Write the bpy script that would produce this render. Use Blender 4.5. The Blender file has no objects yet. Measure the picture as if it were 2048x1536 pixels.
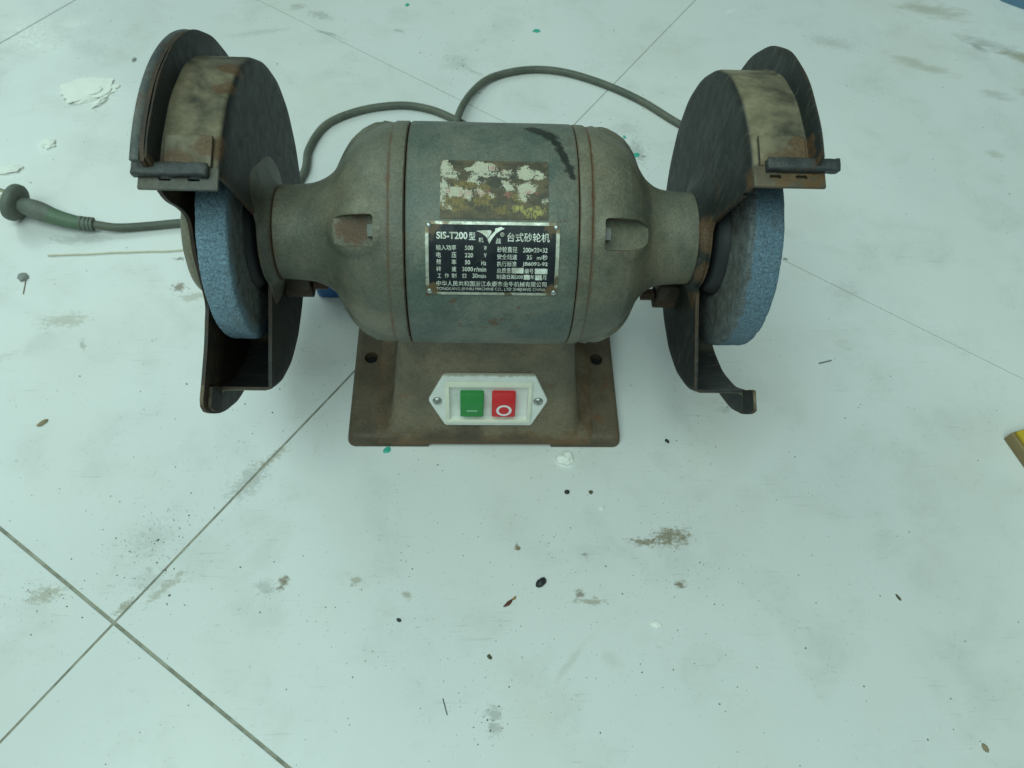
import bpy, bmesh, math, random
from mathutils import Vector, Matrix, noise as mnoise

random.seed(7)
scene = bpy.context.scene
COL = scene.collection
MM = 0.001
H = 177.7                      # shaft height above the floor, mm

# ------------------------------------------------------------------ camera
cam_d = bpy.data.cameras.new('Camera')
cam = bpy.data.objects.new('Camera', cam_d)
COL.objects.link(cam)
scene.camera = cam
cam_d.sensor_width = 36.0
cam_d.lens = 1590.0 / 2048.0 * 36.0
cam_d.clip_start = 0.01
cam_d.clip_end = 50.0
PITCH, ROLL, YAW = math.radians(58.02), math.radians(4.82), math.radians(5.20)
fw = Vector((math.sin(YAW) * math.cos(PITCH), math.cos(YAW) * math.cos(PITCH), -math.sin(PITCH)))
rt = Vector((math.cos(YAW), -math.sin(YAW), 0.0))
up = rt.cross(fw)
r2 = math.cos(ROLL) * rt + math.sin(ROLL) * up
u2 = -math.sin(ROLL) * rt + math.cos(ROLL) * up
M = Matrix((r2, u2, -fw)).transposed().to_4x4()
M.translation = Vector((-9.37, -366.05, 578.03)) * MM
cam.matrix_world = M
cam_d.dof.use_dof = True
cam_d.dof.focus_distance = 0.53
cam_d.dof.aperture_fstop = 14.0

# ------------------------------------------------------------------ light (indoor, tinted daylight from a window behind left)
TINT = (0.735, 1.0, 0.935)
world = bpy.data.worlds.new('World')
scene.world = world
world.use_nodes = True
bg = world.node_tree.nodes['Background']
bg.inputs[0].default_value = (TINT[0], TINT[1], TINT[2], 1)
bg.inputs[1].default_value = 0.13


def area(name, loc, target, size, size_y, power, color):
    l = bpy.data.lights.new(name, 'AREA')
    l.shape = 'RECTANGLE'
    l.size = size
    l.size_y = size_y
    l.energy = power
    l.color = color
    o = bpy.data.objects.new(name, l)
    COL.objects.link(o)
    o.location = loc
    o.rotation_euler = (Vector(target) - Vector(loc)).to_track_quat('-Z', 'Y').to_euler()
    return o


area('window_light', (-3.0, 2.4, 3.3), (0, 0.1, 0), 3.2, 2.8, 64, TINT)
area('ceiling_light', (-0.7, -1.3, 3.4), (0, 0, 0), 3.0, 2.6, 104, TINT)

scene.view_settings.view_transform = 'Standard'
scene.view_settings.look = 'None'
scene.view_settings.exposure = 0.0
scene.view_settings.gamma = 1.0
scene.cycles.use_denoising = True
scene.cycles.max_bounces = 5


# ------------------------------------------------------------------ node helpers
class NT:
    def __init__(self, name, rough=0.6, metal=0.0, spec=0.5):
        self.m = bpy.data.materials.new(name)
        self.m.use_nodes = True
        self.t = self.m.node_tree
        self.b = self.t.nodes['Principled BSDF']
        self.b.inputs['Roughness'].default_value = rough
        self.b.inputs['Metallic'].default_value = metal
        self.b.inputs['Specular IOR Level'].default_value = spec
        self._pos = None

    def new(self, typ):
        return self.t.nodes.new(typ)

    def put(self, sock, v):
        if isinstance(v, bpy.types.NodeSocket):
            self.t.links.new(v, sock)
        elif isinstance(v, (tuple, list)):
            if len(v) == 3 and len(sock.default_value) == 4:
                v = (*v, 1)
            sock.default_value = v
        else:
            sock.default_value = v

    def pos(self):
        if self._pos is None:
            self._pos = self.new('ShaderNodeTexCoord').outputs['Object']
        return self._pos

    def world(self):
        return self.new('ShaderNodeNewGeometry').outputs['Position']

    def uv(self):
        return self.new('ShaderNodeTexCoord').outputs['UV']

    def noise(self, vec=None, scale=100, detail=4, rough=0.55, dist=0.0):
        n = self.new('ShaderNodeTexNoise')
        self.put(n.inputs['Vector'], vec if vec is not None else self.pos())
        n.inputs['Scale'].default_value = scale
        n.inputs['Detail'].default_value = detail
        n.inputs['Roughness'].default_value = rough
        n.inputs['Distortion'].default_value = dist
        return n.outputs['Fac']

    def noisec(self, vec=None, scale=100, detail=3):
        n = self.new('ShaderNodeTexNoise')
        self.put(n.inputs['Vector'], vec if vec is not None else self.pos())
        n.inputs['Scale'].default_value = scale
        n.inputs['Detail'].default_value = detail
        return n.outputs['Color']

    def voronoi(self, vec=None, scale=100, feature='F1'):
        n = self.new('ShaderNodeTexVoronoi')
        n.feature = feature
        self.put(n.inputs['Vector'], vec if vec is not None else self.pos())
        n.inputs['Scale'].default_value = scale
        return n.outputs['Distance']

    def mapping(self, vec, loc=(0, 0, 0), rot=(0, 0, 0), scale=(1, 1, 1), typ='POINT'):
        n = self.new('ShaderNodeMapping')
        n.vector_type = typ
        self.put(n.inputs['Vector'], vec)
        n.inputs['Location'].default_value = loc
        n.inputs['Rotation'].default_value = rot
        n.inputs['Scale'].default_value = scale
        return n.outputs[0]

    def math(self, op, a, b=0.0, clamp=False):
        n = self.new('ShaderNodeMath')
        n.operation = op
        n.use_clamp = clamp
        self.put(n.inputs[0], a)
        self.put(n.inputs[1], b)
        return n.outputs[0]

    def vmath(self, op, a, b=(0, 0, 0), out=0):
        n = self.new('ShaderNodeVectorMath')
        n.operation = op
        self.put(n.inputs[0], a)
        self.put(n.inputs[1], b)
        return n.outputs[out]

    def rng(self, v, a, b, c=0.0, d=1.0, smooth=True):
        n = self.new('ShaderNodeMapRange')
        n.interpolation_type = 'SMOOTHSTEP' if smooth else 'LINEAR'
        self.put(n.inputs['Value'], v)
        n.inputs['From Min'].default_value = a
        n.inputs['From Max'].default_value = b
        n.inputs['To Min'].default_value = c
        n.inputs['To Max'].default_value = d
        return n.outputs[0]

    def mix(self, fac, a, b, mode='MIX'):
        n = self.new('ShaderNodeMix')
        n.data_type = 'RGBA'
        n.blend_type = mode
        self.put(n.inputs[0], fac)
        self.put(n.inputs[6], a)
        self.put(n.inputs[7], b)
        return n.outputs[2]

    def sep(self, v):
        n = self.new('ShaderNodeSeparateXYZ')
        self.put(n.inputs[0], v)
        return n.outputs

    def normal(self):
        return self.sep(self.new('ShaderNodeNewGeometry').outputs['Normal'])

    def pointy(self):
        return self.new('ShaderNodeNewGeometry').outputs['Pointiness']

    def bump(self, h, strength=0.3, dist=0.001, prev=None):
        n = self.new('ShaderNodeBump')
        n.inputs['Strength'].default_value = strength
        n.inputs['Distance'].default_value = dist
        self.put(n.inputs['Height'], h)
        if prev is not None:
            self.put(n.inputs['Normal'], prev)
        return n.outputs[0]

    def blobs(self, pts, rad, vec=None, warp=0.0, wscale=120):
        """soft union of spheres (mm) in object space, edge broken up by noise -> 0..1"""
        v = vec if vec is not None else self.pos()
        if warp:
            c = self.vmath('SUBTRACT', self.noisec(v, wscale, 4), (0.5, 0.5, 0.5))
            c = self.vmath('SCALE', c)
            c.node.inputs['Scale'].default_value = warp * MM * 2
            v = self.vmath('ADD', v, c)
        best = None
        for p in pts:
            d = self.vmath('DISTANCE', v, tuple(q * MM for q in p[:3]), out=1)
            r = p[3] if len(p) > 3 else rad
            d = self.math('DIVIDE', d, r * MM)
            best = d if best is None else self.math('MINIMUM', best, d)
        return self.rng(best, 1.15, 0.7)

    def out(self, color=None, rough=None, normal=None, metal=None):
        if color is not None:
            self.put(self.b.inputs['Base Color'], color)
        if rough is not None:
            self.put(self.b.inputs['Roughness'], rough)
        if normal is not None:
            self.put(self.b.inputs['Normal'], normal)
        if metal is not None:
            self.put(self.b.inputs['Metallic'], metal)
        return self.m


def simple(name, color, rough=0.5, metal=0.0, var=0.12, scale=400, bump=0.1):
    k = NT(name, rough, metal)
    n = k.noise(scale=scale, detail=4)
    c = k.mix(n, tuple(x * (1 - var) for x in color), tuple(min(1, x * (1 + var)) for x in color))
    return k.out(c, normal=k.bump(k.noise(scale=scale * 3), bump, 0.0005))


# ------------------------------------------------------------------ mesh helpers
def link(o, parent=None):
    COL.objects.link(o)
    if parent is not None:
        o.parent = parent
    return o


def obj_from_bm(name, bm, mat, parent=None, sharp=38, recalc=True):
    if recalc:
        bmesh.ops.recalc_face_normals(bm, faces=bm.faces)
    me = bpy.data.meshes.new(name)
    bm.to_mesh(me)
    bm.free()
    me.transform(Matrix.Scale(MM, 4))
    return obj_from_mesh(name, me, mat, parent, sharp)


def obj_from_mesh(name, me, mat, parent=None, sharp=38):
    me.materials.clear()
    me.materials.append(mat)
    if sharp:
        for p in me.polygons:
            p.use_smooth = True
        me.set_sharp_from_angle(angle=math.radians(sharp))
    o = bpy.data.objects.new(name, me)
    return link(o, parent)


def tag(o, label=None, cat=None, group=None, kind=None):
    if label:
        o['label'] = label
    if cat:
        o['category'] = cat
    if group:
        o['group'] = group
    if kind:
        o['kind'] = kind
    return o


def pt(r, deg, x):
    """polar point round the shaft; 0 deg = back, 90 = up, 180 = towards the viewer"""
    a = math.radians(deg)
    return Vector((x, r * math.cos(a), H + r * math.sin(a)))


def b_revolve(bm, prof, seg=128, closed=False):
    """prof = [(x, r)] revolved about the shaft"""
    rings = []
    for x, r in prof:
        if r < 0.01:
            rings.append([bm.verts.new((x, 0, H))])
        else:
            rings.append([bm.verts.new(pt(r, 360.0 * i / seg, x)) for i in range(seg)])
    pairs = list(zip(rings[:-1], rings[1:]))
    if closed:
        pairs.append((rings[-1], rings[0]))
    for a, b in pairs:
        for i in range(seg):
            j = (i + 1) % seg
            if len(a) == 1 and len(b) == 1:
                continue
            if len(a) == 1:
                bm.faces.new((a[0], b[j], b[i]))
            elif len(b) == 1:
                bm.faces.new((a[i], a[j], b[0]))
            else:
                bm.faces.new((a[i], a[j], b[j], b[i]))
    return bm


def b_arc_loft(bm, prof_at, a0, a1, n):
    """closed cross-section prof_at(angle) -> [(x, r)], swept about the shaft and capped"""
    rings = []
    for i in range(n + 1):
        a = a0 + (a1 - a0) * i / n
        rings.append([bm.verts.new(pt(r, a, x)) for x, r in prof_at(a)])
    m = len(rings[0])
    for a, b in zip(rings[:-1], rings[1:]):
        for i in range(m):
            j = (i + 1) % m
            bm.faces.new((a[i], a[j], b[j], b[i]))
    bm.faces.new(rings[0])
    bm.faces.new(list(reversed(rings[-1])))
    return bm


def b_prism(bm, poly, x0, x1):
    """poly = [(y, z)] in mm, extruded along x"""
    a = [bm.verts.new((x0, y, z)) for y, z in poly]
    b = [bm.verts.new((x1, y, z)) for y, z in poly]
    n = len(poly)
    for i in range(n):
        j = (i + 1) % n
        bm.faces.new((a[i], a[j], b[j], b[i]))
    bm.faces.new(a)
    bm.faces.new(list(reversed(b)))
    return bm


def b_box(bm, c, s, mat=None, bev=0.0, seg=2):
    r = bmesh.ops.create_cube(bm, size=1.0)
    vs = r['verts']
    T = Matrix.Translation(Vector(c)) @ (mat.to_4x4() if mat is not None else Matrix.Identity(4)) @ Matrix.Diagonal((*s, 1))
    bmesh.ops.transform(bm, matrix=T, verts=vs)
    if bev:
        es = list({e for v in vs for e in v.link_edges})
        bmesh.ops.bevel(bm, geom=es, offset=bev, segments=seg, profile=0.5, affect='EDGES')
    return bm


def b_cyl(bm, p0, p1, r0, r1=None, seg=24, caps=True):
    r1 = r0 if r1 is None else r1
    p0, p1 = Vector(p0), Vector(p1)
    q = (p1 - p0).to_track_quat('Z', 'Y')
    ra = [bm.verts.new(p0 + q @ Vector((r0 * math.cos(2 * math.pi * i / seg), r0 * math.sin(2 * math.pi * i / seg), 0))) for i in range(seg)]
    rb = [bm.verts.new(p1 + q @ Vector((r1 * math.cos(2 * math.pi * i / seg), r1 * math.sin(2 * math.pi * i / seg), 0))) for i in range(seg)]
    for i in range(seg):
        j = (i + 1) % seg
        bm.faces.new((ra[i], ra[j], rb[j], rb[i]))
    if caps:
        bm.faces.new(list(reversed(ra)))
        bm.faces.new(rb)
    return bm


def b_dome(bm, c, n, r, hgt, seg=20, rings=5, sink=0.6):
    q = Vector(n).normalized().to_track_quat('Z', 'Y')
    c = Vector(c)
    prev = None
    prof = [(r, -sink), (r, 0.0)] + [(r * math.cos(k / rings * math.pi / 2), hgt * math.sin(k / rings * math.pi / 2)) for k in range(1, rings)]
    first = None
    for rr, z in prof:
        ring = [bm.verts.new(c + q @ Vector((rr * math.cos(2 * math.pi * i / seg), rr * math.sin(2 * math.pi * i / seg), z))) for i in range(seg)]
        if prev:
            for i in range(seg):
                j = (i + 1) % seg
                bm.faces.new((prev[i], prev[j], ring[j], ring[i]))
        else:
            first = ring
        prev = ring
    topv = bm.verts.new(c + q @ Vector((0, 0, hgt)))
    for i in range(seg):
        bm.faces.new((prev[i], prev[(i + 1) % seg], topv))
    bm.faces.new(list(reversed(first)))
    return bm


def spline(pts, sub=8):
    """Catmull-Rom through pts"""
    P = [Vector(p) for p in pts]
    out = []
    for i in range(len(P) - 1):
        a = P[i - 1] if i else P[0] * 2 - P[1]
        b, c = P[i], P[i + 1]
        d = P[i + 2] if i + 2 < len(P) else P[-1] * 2 - P[-2]
        for k in range(sub):
            t = k / sub
            out.append(0.5 * ((2 * b) + (c - a) * t + (2 * a - 5 * b + 4 * c - d) * t * t + (3 * b - a - 3 * c + d) * t ** 3))
    out.append(P[-1])
    return out


def b_tube(bm, pts, rad, seg=14, caps=True):
    P = [Vector(p) for p in pts]
    n = len(P)
    nrm = Vector((0, 0, 1))
    prev = None
    for i in range(n):
        t = (P[min(i + 1, n - 1)] - P[max(i - 1, 0)]).normalized()
        nrm = (nrm - t * nrm.dot(t))
        nrm = nrm.normalized() if nrm.length > 1e-6 else t.orthogonal().normalized()
        bn = t.cross(nrm)
        r = rad(i / (n - 1)) if callable(rad) else rad
        ring = [bm.verts.new(P[i] + r * (math.cos(2 * math.pi * k / seg) * nrm + math.sin(2 * math.pi * k / seg) * bn)) for k in range(seg)]
        if prev:
            for k in range(seg):
                j = (k + 1) % seg
                bm.faces.new((prev[k], prev[j], ring[j], ring[k]))
        elif caps:
            bm.faces.new(list(reversed(ring)))
        prev = ring
    if caps:
        bm.faces.new(prev)
    return bm


def densify(bm, maxlen, passes=4):
    for _ in range(passes):
        es = [e for e in bm.edges if e.calc_length() > maxlen]
        if not es:
            break
        bmesh.ops.subdivide_edges(bm, edges=es, cuts=1, use_grid_fill=True)


def boolean(o, cutters):
    """cut the cutter bmeshes (mm) out of o and bake the result"""
    tmp = []
    for bm in cutters:
        bmesh.ops.recalc_face_normals(bm, faces=bm.faces)
        me = bpy.data.meshes.new('cut')
        bm.to_mesh(me)
        bm.free()
        me.transform(Matrix.Scale(MM, 4))
        c = bpy.data.objects.new('cut', me)
        COL.objects.link(c)
        md = o.modifiers.new('b', 'BOOLEAN')
        md.operation = 'DIFFERENCE'
        md.solver = 'EXACT'
        md.object = c
        tmp.append(c)
    bpy.context.view_layer.update()
    dg = bpy.context.evaluated_depsgraph_get()
    me = bpy.data.meshes.new_from_object(o.evaluated_get(dg))
    old = o.data
    o.modifiers.clear()
    o.data = me
    bpy.data.meshes.remove(old)
    for c in tmp:
        bpy.data.objects.remove(c)
    for p in me.polygons:
        p.use_smooth = True
    me.set_sharp_from_angle(angle=math.radians(35))


# ------------------------------------------------------------------ materials
def cast_material(name, base, alt, rust, dust, rust_pts=(), oil_pts=(), rust_lo=0.60, dust_amt=0.5, edge=True, seams=(), rough=0.62, foot=None):
    k = NT(name, rough, 0.0, 0.40)
    p = k.pos()
    n1 = k.noise(p, 22, 5, 0.6, 0.4)
    n2 = k.noise(p, 95, 6, 0.65, 0.3)
    n3 = k.noise(p, 620, 4, 0.65)
    c = k.mix(k.rng(n1, 0.38, 0.62), base, alt)
    c = k.mix(k.math('MULTIPLY', k.rng(n2, 0.45, 0.75), 0.45), c, tuple(x * 0.55 for x in base))
    pit = k.rng(k.noise(p, 330, 5, 0.7), 0.60, 0.70)
    c = k.mix(k.math('MULTIPLY', pit, 0.5), c, tuple(x * 0.35 for x in base))
    # settled dust on what faces up
    nz = k.rng(k.normal()[2], 0.05, 0.95)
    df = k.math('MULTIPLY', nz, k.rng(k.noise(p, 48, 6, 0.62), 0.30, 0.72))
    c = k.mix(k.math('MULTIPLY', df, dust_amt), c, dust)
    # rust bloom
    rf = k.rng(k.math('ADD', k.math('MULTIPLY', n2, 0.55), k.math('MULTIPLY', k.noise(p, 31, 5, 0.6), 0.5)), rust_lo, rust_lo + 0.12)
    if rust_pts:
        rf = k.math('MAXIMUM', rf, k.math('MULTIPLY', k.blobs(rust_pts, 6, p, 6.0, 260), 0.75))
    if edge:
        e = k.rng(k.math('ADD', k.pointy(), k.math('MULTIPLY', k.math('SUBTRACT', n2, 0.5), 0.10)), 0.53, 0.60)
        rf = k.math('MAXIMUM', rf, k.math('MULTIPLY', e, 0.8))
    px = k.sep(p)[0]
    for sx, w in seams:
        d = k.math('ABSOLUTE', k.math('SUBTRACT', px, sx * MM))
        d = k.math('ADD', d, k.math('MULTIPLY', k.math('SUBTRACT', n2, 0.5), 0.004))
        rf = k.math('MAXIMUM', rf, k.math('MULTIPLY', k.rng(d, w * MM, 0.0), k.rng(n1, 0.35, 0.6, 0.25, 0.95)))
    if foot:        # grime and rust creeping up from the foot plate
        fz = k.math('ADD', k.sep(p)[2], k.math('MULTIPLY', k.math('SUBTRACT', n2, 0.5), 0.055))
        fz = k.math('ADD', fz, k.math('MULTIPLY', k.math('SUBTRACT', n1, 0.5), 0.05))
        ff = k.rng(fz, foot[0] * MM, foot[1] * MM)
        c = k.mix(k.math('MULTIPLY', ff, 0.9), c, k.mix(k.rng(n1, 0.38, 0.62), (0.088, 0.068, 0.045), (0.150, 0.088, 0.046)))
    rc = k.mix(k.rng(n3, 0.35, 0.7), rust, tuple(x * 0.55 for x in rust))
    c = k.mix(rf, c, rc)
    # small chips and pale scratches
    sc = k.rng(k.noise(k.mapping(p, scale=(1, 0.35, 0.35)), 900, 2, 0.5), 0.74, 0.78)
    c = k.mix(k.math('MULTIPLY', sc, 0.5), c, (0.30, 0.30, 0.25))
    if oil_pts:
        wv = k.vmath('SCALE', k.vmath('SUBTRACT', k.noisec(p, 240, 4), (0.5, 0.5, 0.5)))
        wv.node.inputs['Scale'].default_value = 0.006
        pw = k.vmath('ADD', p, wv)
        best = None
        for a, b in zip(oil_pts[:-1], oil_pts[1:]):
            A, B = Vector(a[:3]) * MM, Vector(b[:3]) * MM
            D = B - A
            rel = k.vmath('SUBTRACT', pw, tuple(A))
            t = k.math('DIVIDE', k.vmath('DOT_PRODUCT', rel, tuple(D), out=1), D.length_squared, clamp=True)
            q = k.vmath('SCALE', tuple(D))
            k.put(q.node.inputs['Scale'], t)
            d = k.math('DIVIDE', k.vmath('DISTANCE', rel, q, out=1), a[3] * MM)
            best = d if best is None else k.math('MINIMUM', best, d)
        c = k.mix(k.math('MULTIPLY', k.rng(best, 1.35, 0.55), 0.9), c, (0.016, 0.019, 0.016))
    c = k.vmath('SCALE', c)
    k.put(c.node.inputs['Scale'], k.math('MULTIPLY', k.rng(n3, 0.28, 0.72, 0.76, 1.24, False), k.rng(n1, 0.3, 0.7, 0.86, 1.14)))
    hb = k.bump(n2, 0.35, 0.0014)
    hb = k.bump(n3, 0.55, 0.0006, hb)
    hb = k.bump(pit, -0.25, 0.0005, hb)
    rr = k.math('ADD', k.math('MULTIPLY', n2, 0.40), rough - 0.34)
    return k.out(c, rr, hb)


GREEN = (0.088, 0.125, 0.105)
GREEN_D = (0.150, 0.150, 0.118)
RUST = (0.150, 0.070, 0.030)
DUST = (0.215, 0.205, 0.150)
m_housing = cast_material('painted_housing', (0.090, 0.122, 0.106), (0.140, 0.148, 0.118), RUST, DUST,
                          rust_pts=[(-22, -70, 196, 2.4), (-20, -70, 190, 1.8), (2, -72, 178, 3.2), (8, -72, 181, 2.6), (25, -71.6, 186, 1.8), (-18, -72, 175, 1.6), (14, -72, 174, 2.2), (41, -43, 237, 2.4), (-38, -68, 200, 2), (-3, -72, 173, 1.8), (19, -71, 192, 1.5)],
                          oil_pts=[(26, 27, 244.5, 4.6), (37, 16, 248, 2.6), (42.5, -1, 249.7, 2.4), (47.2, -16.5, 247.7, 2.4)],
                          rust_lo=0.70, dust_amt=0.45, seams=((-50.5, 2.2), (52.0, 2.0)))
m_bell = cast_material('painted_end_bell', (0.116, 0.120, 0.090), (0.168, 0.148, 0.102), RUST, DUST, rust_lo=0.68, dust_amt=0.55,
                       rust_pts=[(-80, -37.4, 220.7, 9.5), (-86, -35, 218, 8)], seams=((-60, 1.8), (60, 1.6)))
m_pedestal = cast_material('worn_pedestal_paint', (0.142, 0.120, 0.082), (0.178, 0.142, 0.092), (0.220, 0.112, 0.050), (0.22, 0.19, 0.13), rust_lo=0.60, dust_amt=0.40, rough=0.70, foot=(30, 13))
m_base = cast_material('rusty_base', (0.088, 0.068, 0.045), (0.122, 0.090, 0.056), (0.185, 0.090, 0.040), (0.13, 0.105, 0.07), rust_lo=0.58, dust_amt=0.45, rough=0.72)


def guard_material(name, rust_pts, rub):
    k = NT(name, 0.5, 0.0, 0.25)
    p = k.pos()
    n1 = k.noise(p, 26, 5, 0.6, 0.4)
    n2 = k.noise(p, 110, 6, 0.65, 0.4)
    n3 = k.noise(p, 650, 4, 0.6)
    c = k.mix(n1, (0.012, 0.015, 0.016), (0.026, 0.029, 0.026))
    # pale rub marks running up and down the side plates
    st = k.noise(k.mapping(p, scale=(1.0, 2.6, 0.6)), 75, 5, 0.6, 0.5)
    c = k.mix(k.math('MULTIPLY', k.rng(st, 0.50, 0.74), rub), c, (0.120, 0.116, 0.090))
    hair = k.noise(k.mapping(p, rot=(0.25, 0, 0), scale=(1.0, 9.0, 0.5)), 130, 2, 0.5)
    c = k.mix(k.math('MULTIPLY', k.rng(hair, 0.74, 0.79), rub), c, (0.17, 0.165, 0.14))
    # thick grinding dust lying on the drum
    N = k.new('ShaderNodeNewGeometry').outputs['Normal']
    ax = k.math('ABSOLUTE', k.sep(N)[0])
    nz = k.rng(k.math('SUBTRACT', k.sep(N)[2], ax), -0.10, 0.75)
    rq = k.vmath('LENGTH', k.vmath('MULTIPLY', k.vmath('SUBTRACT', p, (0, 0, H * MM)), (0, 1, 1)), out=1)
    nz = k.math('MULTIPLY', nz, k.math('MULTIPLY', k.rng(rq, 0.1040, 0.1052), k.rng(rq, 0.1195, 0.1150)))
    df = k.math('MULTIPLY', nz, k.rng(n1, 0.25, 0.62))
    dc = k.mix(k.rng(n2, 0.35, 0.7), (0.250, 0.210, 0.134), (0.178, 0.148, 0.092))
    c = k.mix(df, c, dc)
    rf = k.rng(k.math('ADD', k.math('MULTIPLY', n2, 0.6), k.math('MULTIPLY', n1, 0.4)), 0.60, 0.70)
    rf = k.math('MULTIPLY', k.math('MULTIPLY', rf, 0.7), nz)
    rf = k.math('MAXIMUM', rf, k.math('MULTIPLY', k.blobs(rust_pts, 8, p, 8.0, 120), 0.75))
    e = k.rng(k.math('ADD', k.pointy(), k.math('MULTIPLY', k.math('SUBTRACT', n2, 0.5), 0.16)), 0.53, 0.62)
    rf = k.math('MAXIMUM', rf, k.math('MULTIPLY', e, 0.55))
    rc = k.mix(k.rng(n3, 0.3, 0.7), (0.150, 0.080, 0.036), (0.075, 0.042, 0.024))
    c = k.mix(rf, c, rc)
    c = k.mix(k.math('MULTIPLY', k.rng(k.noise(p, 60, 5, 0.6), 0.60, 0.76), 0.5), c, (0.020, 0.030, 0.034))
    hb = k.bump(n2, 0.3, 0.0012)
    hb = k.bump(n3, 0.3, 0.0004, hb)
    return k.out(c, k.math('ADD', k.math('MULTIPLY', n2, 0.35), 0.36), hb)


m_guard_l = guard_material('guard_paint_rusty', [(-165, -45, 272, 12), (-150, -35, 280, 9), (-150, 30, 283, 8), (-147, 10, 286, 8)], 0.16)
m_guard_r = guard_material('guard_paint_orange_rust', [(150, -48, 275, 14), (160, -40, 278, 12), (170, -30, 280, 10), (146, -55, 262, 10), (144, -22, 205, 14), (145, -30, 180, 12), (146, -30, 150, 10)], 0.42)
m_clamp = cast_material('scaled_dark_steel', (0.026, 0.034, 0.040), (0.050, 0.054, 0.052), (0.110, 0.060, 0.030), (0.085, 0.080, 0.065), rust_lo=0.62, dust_amt=0.35, edge=False)
m_strip_l = cast_material('scaled_steel', (0.070, 0.078, 0.072), (0.095, 0.088, 0.068), (0.150, 0.080, 0.035), (0.14, 0.12, 0.085), rust_lo=0.56, dust_amt=0.4, edge=False)
m_strip_r = cast_material('orange_rusted_steel', (0.070, 0.062, 0.046), (0.110, 0.086, 0.048), (0.165, 0.090, 0.036), (0.14, 0.11, 0.07), rust_lo=0.50, dust_amt=0.4, edge=False)


m_boss = cast_material('grimy_boss', (0.060, 0.060, 0.046), (0.090, 0.086, 0.062), RUST, DUST, rust_lo=0.66, dust_amt=0.35)


def wheel_material(name, blue, worn, shoulder=None):
    k = NT(name, 0.75, 0.0, 0.4)
    p = k.pos()
    g = k.noise(p, 900, 3, 0.7)
    n1 = k.noise(p, 60, 5, 0.6, 0.5)
    c = k.mix(k.rng(g, 0.30, 0.70), tuple(x * 0.60 for x in blue), tuple(min(1, x * 1.35) for x in blue))
    c = k.mix(k.math('MULTIPLY', k.rng(n1, 0.50, 0.75), 0.35), c, (0.16, 0.17, 0.17))
    q = k.vmath('SUBTRACT', p, (0, 0, H * MM))
    q = k.vmath('MULTIPLY', q, (0, 1, 1))
    r = k.vmath('LENGTH', q, out=1)
    side = k.rng(k.math('ABSOLUTE', k.sep(k.new('ShaderNodeNewGeometry').outputs['True Normal'])[0]), 0.6, 0.9)
    rr = k.math('ADD', r, k.math('MULTIPLY', k.math('SUBTRACT', n1, 0.5), 0.02))
    band = k.rng(rr, 0.070, 0.058)
    wc = k.mix(k.rng(k.noise(p, 140, 5, 0.65, 0.6), 0.35, 0.65), (0.165, 0.175, 0.165), (0.085, 0.082, 0.070))
    c = k.mix(k.math('MULTIPLY', k.math('MULTIPLY', side, band), worn), c, wc)
    if shoulder:
        sx = k.math('ADD', k.sep(p)[0], k.math('MULTIPLY', k.math('SUBTRACT', n1, 0.5), 0.012))
        c = k.mix(k.math('MULTIPLY', k.rng(sx, (shoulder + 2) * MM, (shoulder - 1.5) * MM), 0.85), c, wc)
    spk = k.rng(k.noise(p, 1500, 1, 0.5), 0.70, 0.76)
    c = k.mix(k.math('MULTIPLY', spk, 0.6), c, (0.62, 0.68, 0.70))
    gl = k.noise(p, 420, 3, 0.7)
    ring = k.noise(k.mapping(p, scale=(1, 0.02, 0.02)), 700, 3, 0.6)
    c = k.mix(k.math('MULTIPLY', k.rng(ring, 0.52, 0.70), 0.40), c, (0.13, 0.14, 0.14))
    c = k.mix(k.math('MULTIPLY', k.rng(gl, 0.54, 0.68), 0.55), c, (0.045, 0.065, 0.080))
    hb = k.bump(gl, 0.9, 0.0018)
    hb = k.bump(g, 0.8, 0.0011, hb)
    return k.out(c, 0.72, hb)


m_wheel_l = wheel_material('blue_abrasive_fine', (0.180, 0.285, 0.365), 0.95)
m_wheel_r = wheel_material('blue_abrasive_coarse', (0.135, 0.220, 0.290), 0.9, 156.0)
m_dark = simple('dark_steel_flange', (0.014, 0.016, 0.018), 0.6, 0.0)
m_zinc = simple('dull_zinc', (0.42, 0.43, 0.41), 0.38, 0.85, 0.25, 900, 0.2)
m_bolt = simple('weathered_bolt', (0.30, 0.31, 0.28), 0.55, 0.4, 0.4, 700, 0.3)

# ------------------------------------------------------------------ floor: tiles
TA = math.radians(-35.26)
dA = Vector((math.cos(TA), math.sin(TA), 0))
nA = Vector((-math.sin(TA), math.cos(TA), 0))


BR = (0.170, 0.125, 0.065)
TN = (0.36, 0.33, 0.24)
GY = (0.270, 0.270, 0.240)
DK = (0.080, 0.080, 0.070)
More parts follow.
